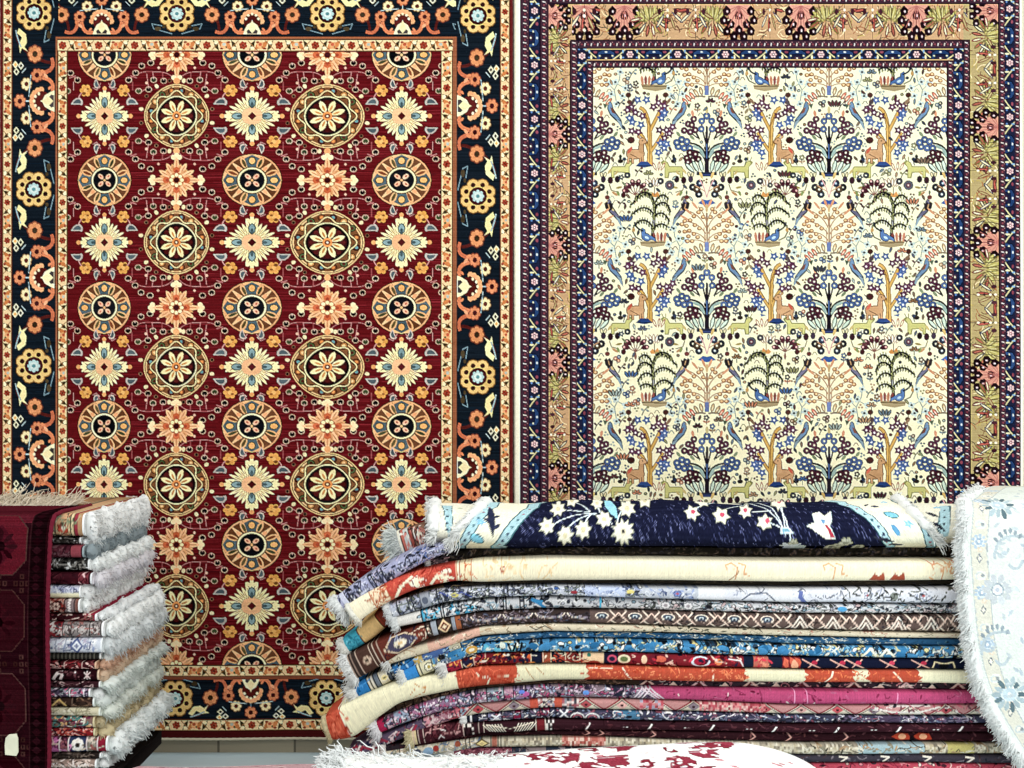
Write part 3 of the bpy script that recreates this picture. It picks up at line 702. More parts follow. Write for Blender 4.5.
def weave_ivory():
    R = 1.6
    c = Weave(515, -27, 1021, 600, R, 'cda77c')
    c.rect(515, -27, 1021, 600, 'e9dfc4')
    c.rect(520, -22, 1018, 605, PUR)
    c.rect(548, 5, 998, 605, 'bd966f'); c.rect(968, 5, 998, 605, 'aa9667'); c.rect(962, 5, 998, 42, 'ae9a6e')
    c.abrash(548, 5, 998, 600, .3, 'e0bd94', 500, 26); c.abrash(548, 5, 998, 600, .25, 'a8875a', 400, 26)
    r0 = random.Random(12)
    for _ in range(1500):
        if r0.random() < .35: x, y = r0.uniform(572, 966), r0.uniform(6, 41)
        else: x, y = r0.choice((r0.uniform(549, 569), r0.uniform(969, 996))), r0.uniform(5, 598)
        a = r0.uniform(0, 6.3); L = r0.uniform(3, 7)
        c.curve((x, y), (x + L * math.cos(a + .6), y + L * math.sin(a + .6)), (x + 1.6 * L * math.cos(a), y + 1.6 * L * math.sin(a)), .8, r0.choice(['8a6a44', 'a8653f', 'b8a05a', 'e8cda0', '7a4a3a', '6a5f48']), 3)
    # tan main border
    for seq, vert, xc in (((624, 738, 800, 915), 0, 0), ((17, 135, 246, 363, 478, 590), 1, 559), ((12, 128, 243, 375, 482, 596), 2, 983)):
        for k, p in enumerate(seq):
            q = seq[k + 1] if k + 1 < len(seq) else p + 114
            def put(pos, fn, w=1.0):
                if vert == 0:
                    c.clip(572, 5, 966, 42)
                    with c.at(pos, 23, w, 1): fn(c)
                elif vert == 1:
                    c.clip(548, 5, 571, 605)
                    with c.at(xc, pos, w, .66, -PI/2): fn(c)
                else:
                    c.clip(968, 5, 997, 605)
                    with c.at(xc, pos, w, .86, PI/2): fn(c)
            put(p, tulip_fan)
            if q - p > 80:
                put(p + 26, leaf_spray); put(q - 26, leaf_spray, -1); put((p + q) / 2 - 14, zig_spray, .8); put((p + q) / 2 + 14, zig_spray, -.8)
            else: put((p + q) / 2, zig_spray, .6)
    c.clip(572, 5, 600, 42)
    with c.at(584, 23): tulip_fan(c); zig_spray(c)
    c.clip()
    # outer guard
    def V(fn, xc, y0, y1, *a):
        with c.at(xc, 0, 1, 1, PI/2): fn(c, y0, y1, 0, *a)
    V(tick_band, 525, -22, 605, 9); V(tick_band, 544, -18, 605, 8); V(wave_band, 534.5, -20, 605, 12, 54)
    V(tick_band, 1000.5, -18, 605, 7); V(tick_band, 1015.5, -22, 605, 7); V(wave_band, 1008, -20, 605, 10, 54)
    tick_band(c, 520, 1018, -18, 8); tick_band(c, 549, 998, 1, 8); wave_band(c, 530, 1006, -8.5, 15, 48)
    # inner guard
    tick_band(c, 570, 969, 45.5, 8); tick_band(c, 586, 952, 65.5, 7); wave_band(c, 577, 961, 55.5, 582, 47.6)
    V(tick_band, 574, 42, 605, 8); V(tick_band, 589.5, 62, 605, 7); V(wave_band, 581.8, 50, 605, 57, 49)
    V(tick_band, 965, 42, 605, 7); V(tick_band, 949, 62, 605, 7); V(wave_band, 957, 50, 605, 57, 49)
    # ivory field
    FX0, FX1 = 593, 945
    c.rect(FX0, 69, FX1, 605, IV)
    c.clip(FX0, 69, FX1, 602)
    rows = (-9, 147, 303, 466, 625)
    ax = (587, 706, 828, 948)               # dark and brown tree axes
    mx = ((649, 1), (770, -1), (887, 1))    # orange tree and willow axes, mirrored in turn
    for j, y in enumerate(rows):
        per = (156, 156, 163, 160, 160)[j] / 156
        for x in ax:
            for s in (-1, 1):
                with c.at(x + s * 27, y - 33, s * .9, .88): bird(c)
                with c.at(x + s * 26, y + 64 * per, s * .85, .85): bird(c, '6f6c86', 'c7b184', '3c3a4c')
                with c.at(x + s * 33, y + 24, -s, 1): goat(c)
                with c.at(x + s * 29, y + 92 * per, s, 1): side_plants(c)
                with c.at(x + s * 16, y + 26): tuft(c, 0, 6, 2, 7, .5, '6b6a50', 'd8c8a0')
            with c.at(x, y): dark_tree(c)
            with c.at(x, y + 33): bush_band(c)
            with c.at(x, y + 78 * per, .92, .8): brown_tree(c)
        for x, s in mx:
            with c.at(x, y, s, 1): deer_tree(c)
            with c.at(x, y + 37, s, 1): bush_mid(c)
            with c.at(x + s * 4, y + 74 * per, (-s if j % 2 else s) * 1.05, 1.05): willow(c)
            for q in (-1, 1):
                c.line([(x + q * 24, y + 12), (x + q * 26, y + 19)], 1, '4a4a52'); c.ell(x + q * 25, y + 13, 2.2, 1.8, '33405c', n=6)
                c.petal(x + q * 30, y + 50, -PI/2 + q * .4, 0, 6, 2.6, '7c8a50')
    # filler sprigs, then buds
    r = random.Random(5)
    def empty_at(x, y, hw, hh):
        j = int((y - c.y0) * c.k); i = int((x - c.x0) * c.k); hw = int(hw * c.k); hh = int(hh * c.k)
        if j < hh or i < hw or j > c.a.shape[0] - hh or i > c.a.shape[1] - hw: return False
        return c.a[j-hh:j+hh:2, i-hw:i+hw:2].min() > .68
    PAL = ['8d8a62', '7a6250', 'a8876a', '5c6478', '6d3a40', '3f4658', '8c6a4a', '8f9a92', '6a7a84', 'b5795c', '4a6a9a', '5e2a3c']
    for k in range(9000):
        x, y = r.uniform(FX0 + 3, FX1 - 3), r.uniform(72, 598)
        if not empty_at(x, y, 3.1, 4.2): continue
        t = k % 5; a, b = r.choice(PAL), r.choice(PAL)
        if t == 0: tuft(c, x, y + 4, 4, 8, .36, '4a443c', a)
        elif t == 1:
            c.line([(x, y + 4.5), (x + r.uniform(-1, 1), y - 2)], .9, '5a5244'); c.flower(x, y - 2, 2.9, 5, a, 'e7deba', '3a3436'); c.petal(x, y + 3, -.5, 0, 4, 2, b); c.petal(x, y + 3, PI + .5, 0, 4, 2, b)
        elif t == 2:
            for q in range(4): c.petal(x, y + 1, -PI * (.12 + .25 * q), .5, 5.6, 2.8, '3c3834'); c.petal(x, y + 1, -PI * (.12 + .25 * q), 1, 5, 1.6, a)
            c.line([(x, y + 1), (x, y + 5)], .8, '5a5244')
        elif t == 3: ring(c, x - 1.6, y, 2.2, a); ring(c, x + 1.8, y - 1.6, 2.0, b); ring(c, x + 1.4, y + 2.2, 1.9, a); c.line([(x - 1, y + 1), (x, y + 5)], .8, '5a5244')
        else: c.curve((x - 3, y + 4), (x - 1, y - 2), (x + 3, y - 4), 1.0, '5a5244'); c.petal(x - 1, y, -2.4, 0, 4, 2.2, a); c.petal(x + .6, y - 1.6, .5, 0, 4, 2.2, a); c.ell(x + 3, y - 4, 1.5, 1.4, b, n=6)
    for _ in range(26000):
        x, y = r.uniform(FX0, FX1), r.uniform(70, 600)
        j = int((y - c.y0) * c.k); i = int((x - c.x0) * c.k)
        if 6 < j < c.a.shape[0] - 6 and 6 < i < c.a.shape[1] - 6:
            patch = c.a[j-8:j+8, i-6:i+6]
            if patch.size and patch.min() > .68:
                t = r.random()
                col = r.choice(['8d8a62', '7a6250', 'a8876a', '5c6478', '6d3a40', '3f4658', '8c6a4a', '9aa49c', '6a7a84'])
                if t < .4:
                    a = -PI/2 + r.uniform(-.9, .9); c.petal(x, y + 2, a, -.6, 6, 2.8, '4a443c'); c.petal(x, y + 2, a, 0, 5.2, 1.6, col)
                elif t < .6:
                    for q in range(3): c.ell(x + 1.7 * math.cos(q * 2.1 + x), y + 1.7 * math.sin(q * 2.1 + x), 1.2, 1.1, col, n=6)
                elif t < .8: c.curve((x - 2.5, y + 2), (x, y - 4), (x + 2.5, y + 2), .8, col, 3)
                else: c.ell(x, y, 1.9, 1.7, '3a3638', n=7); c.ell(x, y, 1.1, 1, col, n=6)
    c.clip()
    c.rect(515, -27, 520, 600, 'ece4cc'); c.rect(1018, -27, 1021, 600, 'ece4cc')
    return c.done(.03, .02), R, 515, -27
C2, R2_, X0, Y0 = weave_ivory()
P2 = hang(C2, R2_, X0, Y0, .005, 2.3)
rug2 = thing('hanging_rug', (wx(768, 4), 0, wz(600, 4)), 'wall-hung ivory wool rug patterned with trees, birds and deer inside tan and purple borders', 'rug', WG)
sheet('rug_pile', P2, C2, (0, .008, 0), WOOL, rug2)
for col in (0, -1):
    q = P2[::4, col].copy(); q[:, 1] += .004
    cord('selvedge', q, .0045, cotton('e4dcc4'), rug2)
# ================================================================ designs for the folded edges
class Strip:
    """a folded edge seen from the front: x in frame units along the fold, v from 0 (top) to H (bottom)"""
    def __init__(s, x0, x1, H, base, seed):
        s.c = Weave(x0 - 4, -6, x1 + 4, H + 6, 1.9, base); s.c.jit = .05; s.H = H; s.r = random.Random(seed); s.x0, s.x1 = x0, x1
    def seg(s, x0, x1, col): s.c.rect(x0, -6, x1, s.H + 6, col); return s
    def bars(s, xs, col, w=1.2):
        for x in xs: s.c.rect(x - w/2, -6, x + w/2, s.H + 6, col)
        return s
    def scroll(s, x0, x1, cols, n, w=1.1, blob=2.4):
        r, H = s.r, s.H; ol = n >= 140 and blob > 1.7; n = int(n * 1.1); w *= .9
        for _ in range(n):
            x, y = r.uniform(x0, x1), r.uniform(-1, H + 1); q = r.random(); col = r.choice(cols)
            if q < .5:
                s.c.curve((x, y), (x + r.uniform(-6, 6), y + r.uniform(-H*.6, H*.6)), (x + r.uniform(-10, 10), y + r.uniform(-H*.4, H*.4)), w, col, 5)
            elif q < .75:
                a, L, ww = r.uniform(0, 6.3), r.uniform(4, 8), r.uniform(2, blob * 1.3)
                if ol: s.c.petal(x - .6 * math.cos(a), y - .6 * math.sin(a), a, 0, L + 1.4, ww + 1.1, '3a3640')
                s.c.petal(x, y, a, 0, L, ww, col)
            else:
                ra, rb = r.uniform(.8, blob), r.uniform(.8, blob) * .8
                if ra > 1.2 and ol: s.c.ell(x, y, ra + .7, rb + .5, '3a3640', n=8)
                s.c.ell(x, y, ra, rb, col, n=8)
        return s
    def patch(s, x0, x1, cols, n, wmin=3, wmax=12):
        r, H = s.r, s.H
        for _ in range(n):
            x, w = r.uniform(x0, x1), r.uniform(wmin, wmax); y0 = r.uniform(-2, H*.6); h = r.uniform(H*.3, H)
            pts = [(x + w/2 * math.cos(t) * r.uniform(.7, 1.2), y0 + h/2 + h/2 * math.sin(t) * r.uniform(.7, 1.2)) for t in (2*PI*i/9 for i in range(9))]
            s.c.poly(pts, r.choice(cols))
        return s
    def dia(s, x0, x1, step, cols, k=1.0):
        H = s.H; n = max(1, int(round((x1 - x0) / step))); st = (x1 - x0) / n
        for i in range(n):
            x = x0 + (i + .5) * st
            for q, col in enumerate(cols):
                f = 1 - q / len(cols); s.c.poly([(x - st*.5*f*k, H/2), (x, H/2 - H*.55*f*k), (x + st*.5*f*k, H/2), (x, H/2 + H*.55*f*k)], col)
        return s
    def zig(s, x0, x1, step, w, col, a=.15, b=.85, ph=0):
        n = int((x1 - x0) / step * 2); H = s.H
        s.c.line([(x0 + i * step / 2, H * (a if (i + ph) % 2 else b)) for i in range(n + 1)], w, col); return s
    def ros(s, x0, x1, step, oc, pc, cc, R=None):
        n = max(1, int(round((x1 - x0) / step))); st = (x1 - x0) / n; R = R or s.H * .42
        for i in range(n): s.c.flower(x0 + (i + .5) * st, s.H / 2, R, 7, pc, cc, oc)
        return s
    def star8(s, x, oc, pc, cc, R): s.c.flower(x, s.H * .5, R, 8, pc, cc, oc); return s
    def arcs(s, x0, x1, step, cols, w=1.5, up=True):
        H = s.H; n = int((x1 - x0) / step)
        for i in range(n):
            x = x0 + (i + .5) * step
            for q, col in enumerate(cols):
                R = step * .46 - q * 2.6
                if R > 1: s.c.line([(x + R*math.cos(t), (H * .15 if up else H * .95) + (1 if up else -1) * R * .8 * math.sin(t)) for t in (PI*i2/8 for i2 in range(9))], w, col)
        return s
    def mosaic(s, x0, x1, cols, w=3.0, rows=4):
        H = s.H; x = x0
        while x < x1:
            for k in range(rows):
                if s.r.random() < .85: s.c.rect(x, H*k/rows, x + w, H*(k+1)/rows, s.r.choice(cols), .05)
            x += w
        return s
    def ribs(s, amp=.06):
        for x in np.arange(s.x0, s.x1, 1.1):
            i = int((x - s.c.x0) * s.c.k); s.c.a[:, i:i+2] *= 1 - s.r.random() * amp
        return s
    def lines(s, pts_list, w, col):
        for p in pts_list: s.c.line([(x, v * s.H) for x, v in p], w, col)
        return s

def smooth_path(st, dx=.55):
    st = sorted(st); X = np.array([q[0] for q in st], float)
    xs = np.arange(X[0], X[-1] + 1e-6, dx)
    out = [xs]
    for k in range(1, len(st[0])):
        y = np.interp(xs, X, np.array([q[k] for q in st], float))
        n = 25; pad = np.concatenate([2 * y[0] - y[n:0:-1], y, 2 * y[-1] - y[-2:-n-2:-1]])
        ker = np.hanning(2 * n + 1); ker /= ker.sum()
        out.append(np.convolve(pad, ker, 'same')[n:-n])
    return out

FD = 3.10                                    # distance of the stacks' front
def folded_rug(st, paint, label, group, seed, set_back=0.0, depth=.55, tip_depth=.10, grow=90.0, tip='left', fringe=None, cat='rug', square=.78, wob=.5, name='folded_rug', noise=.045, xtaper=True):
    """one folded rug lying in a pile. st: stations (x, centre y, thickness) in frame units at the pile's front"""
    xs, yc, th = smooth_path(st)
    r = random.Random(seed); n = len(xs); K = FD / FPX
    H = float(np.max(th))
    ph = [r.uniform(0, 6.28) for _ in range(6)]
    w = np.sin(xs / 37 + ph[0]) * .5 + np.sin(xs / 83 + ph[1]) * .6 + np.sin(xs / 15 + ph[2]) * .25
    jut = .006 * (np.sin(xs / 61 + ph[3]) * .7 + np.sin(xs / 24 + ph[4]) * .3) + r.uniform(-.006, .004)
    yc = yc + w * wob * .35
    cx = (xs - 512) * K; cz = CAMZ - (yc - 384) * K
    tx = np.gradient(cx); tz = np.gradient(cz); L = np.hypot(tx, tz); nx, nz = -tz / L, tx / L
    half = th * K / 2
    if tip == 'left': g = np.clip((xs - xs[0]) / grow, 0, 1)
    elif tip == 'none': g = np.ones(n)
    else: g = np.clip((xs[-1] - xs) / grow, 0, 1)
    dep = tip_depth + (depth - tip_depth) * (g * g * (3 - 2 * g))
    NF = 23
    sec = []                                   # (kind, b, v)
    for i in range(NF):
        a = PI/2 - PI * i / (NF - 1)
        b = math.copysign(abs(math.sin(a)) ** square, math.sin(a)); f = 1 - abs(math.cos(a)) ** .75
        sec.append((f, b, 0.0))
    rr = np.minimum(half * .9, .022)
    ring = []
    vs = []
    def add(back, b, v): ring.append((back, b)); vs.append(v)
    for fr, v in ((1.0, -5.5), (.55, -5), (.2, -3.5)): add(('d', fr), 1.0, v)
    for f, b, _ in sec: add(('f', f), b, None)
    for fr, v in ((.2, 3.5), (.55, 5), (1.0, 5.5)): add(('d', fr), -1.0, v)
    NV = len(ring)
    P = np.empty((NV, n, 3)); vv = np.empty(NV)
    yf = wy(FD) + set_back + jut
    for k, (bk, b) in enumerate(ring):
        back = (rr + (dep - rr) * bk[1]) if bk[0] == 'd' else rr * bk[1]
        sag = 1.0 if bk[0] == 'f' else (1.0 - .12 * bk[1])
        P[k, :, 0] = cx + nx * half * b * sag
        P[k, :, 1] = yf + back
        P[k, :, 2] = cz + nz * half * b * sag
        vv[k] = (1 - b) / 2 * H if vs[k] is None else (vs[k] if vs[k] < 0 else H + vs[k])
    S = Strip(xs[0], xs[-1], H, 'b0a090', seed)
    paint(S)
    if tip == 'right' and fringe: S.c.rect(xs[-1] - 2, -20, xs[-1] + 9, 99, fringe[0])
    C = S.c.done(noise, .015)
    ri = np.clip((vv + 6) * S.c.r - .5, 0, C.shape[0] - 1.001); ci = np.clip((xs - S.c.x0) * S.c.r - .5, 0, C.shape[1] - 1.001)
    r0 = ri.astype(int); c0 = ci.astype(int); fr = (ri - r0)[:, None, None]; fc = (ci - c0)[None, :, None]
    Cg = (C[np.ix_(r0, c0)] * (1 - fr) * (1 - fc) + C[np.ix_(r0 + 1, c0)] * fr * (1 - fc) + C[np.ix_(r0, c0 + 1)] * (1 - fr) * fc + C[np.ix_(r0 + 1, c0 + 1)] * fr * fc)
    loc = (float(np.mean(cx)), float(wy(FD) + set_back + .15), float(np.min(P[:, :, 2])))
    root = thing(name, loc, label, cat, group)
    base = np.array(loc)
    V = P.reshape(-1, 3) - base
    caps = [np.arange(NV)[None, ::-1] * n, np.arange(NV)[None, :] * n + n - 1]
    link('rug_body', mesh_raw('rug_body', V, [grid_faces(NV, n, True)[:, ::-1]] + caps, WOOL, Cg.reshape(-1, 3)), root)
    if fringe:
        col, length, dens, rad = fringe[:4]; opt = fringe[4] if len(fringe) > 4 else {}
        e = 0 if tip == 'left' else -1
        sg = -1 if e == 0 else 1
        loop = P[:, e, :]
        t3 = np.array([tx[e], 0, tz[e]]) / L[e] * sg
        out = []
        if e == 0:                                    # short tassels round the visible end of the fold
            mid = loop[3:NV - 3]; Bd = np.array([t3 + np.array([nx[e], 0, nz[e]]) * ring[k][1] * .3 + np.array([0, -.15, 0]) for k in range(3, NV - 3)])
            core = bolster(mid + t3 * length * .22, Bd, (length * .36, .005), 34, 9, .25, seed)
            for _ in range(dens):
                k = r.uniform(2, NV - 3); i = int(k); p = loop[i] * (1 - (k - i)) + loop[i+1] * (k - i)
                nn = np.array([nx[e], 0, nz[e]]) * ring[i][1] * .55
                d = t3 + nn + np.array([r.gauss(0, .28), r.gauss(-.12, .25), r.gauss(-.1, .28)])
                out.append((p - t3 * .004, d, length * .85 * r.uniform(.6, 1.15), r.uniform(.15, .5)))
        else:                                         # long fringe along the end of the pile
            f0, f1 = opt.get('span', (0, 1)); up = opt.get('up', .1); fall = opt.get('fall', .9) * .6
            L_ = length * .46; na = 26; qs = np.linspace(f0, f1, na)
            gq = np.random.default_rng(seed)
            A = np.stack([cx[e] + L_ * (.32 + .16 * np.sin(qs * 17 + ph[0]) + .1 * np.sin(qs * 41 + ph[1])), yf[e] + .006 + (dep[e] - .012) * qs, cz[e] - L_ * fall * (.34 + .12 * np.sin(qs * 13 + ph[2])) + gq.normal(0, .0012, na)], 1)
            core = bolster(A, np.tile(np.array([[1.0, 0, 0]]), (na, 1)), (L_ * .52, half[e] * .85 + L_ * .12 + .002), 90, 14, .3, seed)
            CV, _, CN = core
            for _ in range(max(700, int(dens * .85))):
                i = r.randrange(len(CV)); nn = CN[i]
                if nn[0] < -.5: continue
                d = nn * .8 + np.array([.75, r.gauss(0, .35), r.gauss(up * .4 - .25, .3)])
                out.append((CV[i] - nn * .003, d, L_ * .5 * r.uniform(.4, 1.2), fall * r.uniform(.3, 1.3)))
        strands('fringe', out, cotton(col), root, rad * (1.25 if tip == 'right' else 1.2), core=core, clump=5)
    return root
LG, RG = 'folded rugs piled in the fringed stack', 'folded rugs piled under the navy floral rug'
# boundaries between the layers of the wide pile at x = 480, 550, 630, 790, 955
BX = (480, 550, 630, 790, 955)
BT = dict(
 a=(547.5, 547.5, 547.5, 547, 546.5), b=(560, 557.5, 558, 560, 560), c=(583, 581, 580, 582, 580.5), d=(586, 584, 585, 587.5, 586), e=(599.5, 597, 599, 604.5, 605),
 f=(613, 610, 611, 614.5, 615.5), g=(627, 623.5, 625, 630, 633.5), h=(637, 632, 632.5, 637.5, 639), i=(643, 639.5, 639.5, 645, 646.5), j=(653.5, 652, 652.5, 657, 659),
 k=(666, 664, 665.5, 669, 670), l=(687, 680.5, 680, 682, 683.5), m=(690.5, 684.5, 686.5, 689.5, 691), n=(703, 697.5, 699, 705, 704), o=(715, 708.5, 711, 715.5, 716),
 p=(723, 719, 721, 724.5, 724), q=(733.5, 731, 731, 733, 732.5), r=(738.5, 737, 739, 743.5, 744), s=(748, 747.5, 749.5, 755.5, 755), t=(757, 756.5, 757.5, 764, 764), u=(774, 774, 774, 776, 776))
def lay(a, b, left, gap=1.5, xend=1024, x0i=0):
    st = list(left)
    A, B = BT[a], BT[b]
    for x, ya, yb in list(zip(BX, A, B))[x0i:]: st.append((x, (ya + yb) / 2, yb - ya - gap))
    st.append((xend, st[-1][1], st[-1][2]))
    return st
def base_all(col): return lambda s: s.seg(s.x0 - 4, s.x1 + 4, col)
W_, K_ = 'e9e6e2', '1c1c1e'

def p_shaded(s): s.seg(400, 1030, '2b261f').scroll(430, 1024, ['4c4436', '1a1714', '5a4a40', '38322a'], 420, 1, 2).seg(430, 447, '6a5a5c').scroll(430, 447, ['b08a8c', '3a3034'], 14)  # blackish brown stands in for the shade under the navy rug's overhang
folded_rug(lay('a', 'b', [(428, 567.5, 7), (450, 562.5, 10), (466, 558, 11.5)]), p_shaded, 'thin folded layer directly beneath the navy floral rug, painted blackish brown as shade', RG, 2, .045, fringe=('eceae6', .022, 60, .0013), tip_depth=.2)
def p_lav(s):
    s.seg(330, 460, '9a9cb8'); s.scroll(341, 448, ['70748f', '3b3f58', 'c3c6d8', '8a8eae', '2e3042', 'b0a8bc'], 210, 1.1, 2); s.bars([349, 352, 372, 375, 381, 384.5], '33364a', 1.1); s.seg(345, 349, 'b9bccc')
    s.scroll(412, 432, ['23263a', '5a6ea8'], 16)
folded_rug([(341, 607, 22), (345, 604, 22), (360, 592, 20), (380, 578, 17), (400, 566.5, 16), (420, 556.5, 14), (437, 550, 12), (449, 547, 10)], p_lav, 'lavender blue folded rug drooping off the pile just above the cream and red one', RG, 3, .0, depth=.3, fringe=('eef0ee', .03, 330, .0016))
def p_cream_end(s):
    s.seg(380, 450, 'e2ddca'); s.seg(399, 402, 'c06a5c').seg(402, 407, 'b9b9b4').seg(407, 411, 'a04f44').seg(411, 425, '8e6a58').seg(425, 440, 'a8a09c')
    s.bars([399, 407.5, 411, 425, 432], '4a3a38', .9); s.dia(411, 425, 14, ['5f3a34', 'dccfb8', '8a4a40']); s.scroll(402, 437, ['dcd6c8', '5a3a38', 'c87a70', '33302e'], 60, 1, 1.8)
folded_rug([(394, 551, 27), (410, 546, 26), (425, 540.5, 22), (438, 537, 16)], p_cream_end, 'short folded rug end with plain cream kilim band and pink patterned stripes', RG, 4, .10, depth=.3, fringe=('e6ebe6', .05, 420, .0017, {}))
def p_creamred(s):
    CRM = 'ece2c4'
    s.seg(340, 1030, CRM); s.seg(389, 456, 'cf5143'); s.seg(373, 388, 'e6cfae'); s.bars([373.5, 388.5, 457, 460, 471.5], 'c27a58', .9)
    s.scroll(375, 387, ['c97a54', 'b8623f'], 26, .9, 1.6); s.patch(392, 450, [CRM], 5, 8, 20); s.scroll(390, 455, ['dc6a54', 'b23a2e'], 60, 1, 1.6)
    s.lines([[(393, .95), (402, .5), (414, .2)], [(430, .9), (438, .45), (453, .8)]], 3.2, CRM)
    s.seg(461, 471, 'e9d6b0').scroll(462, 471, ['c8643f', 'd98a60'], 14, .9, 1.4); s.c.ell(503, s.H * .4, 3.2, 3.2, 'c86a50'); s.c.ell(503, s.H * .4, 2, 2, CRM)
    s.scroll(485, 552, ['e6cfa4', 'e3c79a'], 30, 1.4, 4); s.c.ell(470, s.H * .4, 1, 1, CRM)
    O = 'd9a274'
    for x in (736, 834, 942):
        s.lines([[(x - 12, .2), (x - 6, .1), (x, .3), (x - 2, .9)], [(x + 1, .1), (x + 8, .2), (x + 6, .6), (x + 12, .7)], [(x - 12, .2), (x - 10, .45), (x - 3, .4)]], 1.2, O)
    s.patch(815, 856, [], 0)
    for x in (876, 896): s.c.poly([(x - 8, s.H * .95), (x - 3, s.H * .6), (x + 1, s.H * .75), (x + 6, s.H * .55), (x + 8, s.H * .98)], 'b85a42')
    s.scroll(930, 1024, ['e0a878', 'd98c66'], 40, 1.2, 2.2); s.lines([[(728, .95), (736, .6), (738, .4)]], 1, 'b07a50'); s.ribs(.07)
folded_rug(lay('b', 'c', [(354, 612, 21), (370, 601, 19.5), (400, 585.5, 18), (420, 578.5, 17), (455, 571.8, 17)]), p_creamred, 'cream folded rug near the pile top, red field near its drooping end', RG, 5, -.012, square=.7, fringe=('f0eee2', .016, 260, .0013))
def p_four(s):
    s.seg(330, 1030, '3a332a'); s.seg(340, 358.5, '3f9bb0'); s.seg(358.5, 378, 'c7a56e'); s.seg(378, 400, '8e3a2a'); s.seg(400, 420, '4c4032')
    s.bars([359, 378.5, 381], '7a3a28', 1); s.patch(384, 398, ['d9c6a0', '5a1d18'], 5, 4, 8); s.scroll(342, 357, ['2f7f96', '64b4c4'], 20); s.seg(420, 444, '6e6048').seg(444, 460, '2c3448').scroll(400, 470, ['8a7a5c', '2a2620', '5f4636'], 50); s.scroll(470, 1024, ['241f1a', '554a3a'], 150)
folded_rug(lay('c', 'd', [(343, 649, 14.5), (350, 645, 15.5), (360, 639, 17), (375, 627, 18), (390, 614, 16), (410, 602, 12), (440, 592, 8), (460, 588, 5)], gap=.2), p_four, 'folded rug end banded teal, ochre and brick, drooping under the cream and red rug', RG, 6, .022, grow=60, fringe=('eeece4', .026, 150, .0015))
GREY = ['8d93a4', '5f677c', 'd9dce0', '3c4254', 'a9b0c4', '747c70']
def p_grey(s):
    s.seg(380, 1030, 'b6bac4'); s.scroll(388, 640, GREY, 480, 1.1, 2.2); s.bars([398, 409, 413, 421, 437.5, 489, 504, 508], '3e4452', 1.2); s.seg(421, 430, '9aa0aa').c.ell(425, s.H*.5, 3, 4, '5e6678')
    s.c.ell(455, s.H*.5, 4, 3, 'c8bf6a'); s.lines([[(440, .2), (450, .6), (462, .3), (472, .8)]], 1.2, '4a5cb0'); s.lines([[(518, .2), (520, .75), (529, .75)]], 1.3, '26262c')
    s.c.ell(556, s.H*.25, 2.4, 2, '3d5fa0'); s.c.ell(574, s.H*.6, 3.6, 2.6, 'a83a44'); s.c.ell(553+77, s.H*.4, 4, 3, 'd2c478'); s.seg(585, 625, 'b8c2da').scroll(585, 700, ['8f9cc0', '54628c', 'd6dae2'], 70)
    s.seg(700, 1030, 'd3d4dc'); s.scroll(700, 1024, ['b2b4c0', '6a6f80', '8a93ac', 'e6e6ea'], 120, 1, 2)
    s.c.flower(677, s.H*.5, 4.6, 6, '7d8cc4', 'd86a70', '44507c'); s.seg(698, 725, 'dcdce0').seg(768, 792, 'dadade')
    s.lines([[(742, .9), (750, .4), (766, .3), (775, .9)]], 1.4, '3f547c'); s.lines([[(801, .2), (800, .6), (805, 1)]], 4, '6a78b4')
    for x in (868, 923): s.c.flower(x, s.H*.5, 4.4, 5, 'd8d4de', 'd85a60', '6c7a90')
    s.lines([[(884, .3), (876, .7)], [(908, .3), (917, .7)]], 1.2, '4c5260'); s.c.ell(894, s.H*.55, 4, 4.5, '7f847c')
    s.scroll(840, 960, ['5c5e54', '3e4038'], 50, 1, 1.6)
folded_rug(lay('d', 'e', [(389, 612, 14), (400, 608.5, 15), (420, 602, 15.5), (440, 596, 14.5)], gap=3.4), p_grey, 'silvery grey blue folded rug with lavender scrolls in the layer below the cream one', RG, 7, 0, fringe=('eef0f0', .022, 190, .0014))
def p_teal(s):
    s.seg(385, 1030, 'c4c4c6'); s.seg(390, 421, 'd2cfc8'); s.scroll(421, 960, ['9a9aa2', '4a4e5c', 'e4e2e0', '2e3038', '8ea6b4'], 420, 1.1, 2.2); s.bars([421.5, 441, 443.5, 503.5, 506, 520, 524], '3a3e48', 1.3); s.bars([423], '3f9bc0', 1.5)
    s.scroll(424, 440, ['3d9cc4', '63b4d2', '222a36'], 24, 1.2, 2); s.scroll(448, 475, ['49a4cc', 'dfe6e8', '2f3a48'], 34, 1.2, 3); s.lines([[(532, .15), (540, .6), (545, .95)], [(533, .2), (542, .4)]], 3, '3f8cc0'); s.seg(600, 602, '5ab0d0')
    s.scroll(640, 960, ['8e9490', 'd8d2d0', 'c8b0b0', '50544e'], 160, 1.1, 2.4); s.c.ell(843, s.H*.5, 5, 3.6, '5aa4d4'); s.ros(655, 700, 22, '70757a', 'dcd8d8', '9a9094')
folded_rug(lay('e', 'f', [(396, 623, 10), (420, 617.8, 11.5), (440, 613.5, 11.5)], gap=1.6), p_teal, 'pale grey folded rug with turquoise blue border flecks above the brown rosette one', RG, 8, .006, fringe=('eef0ee', .024, 150, .0014))
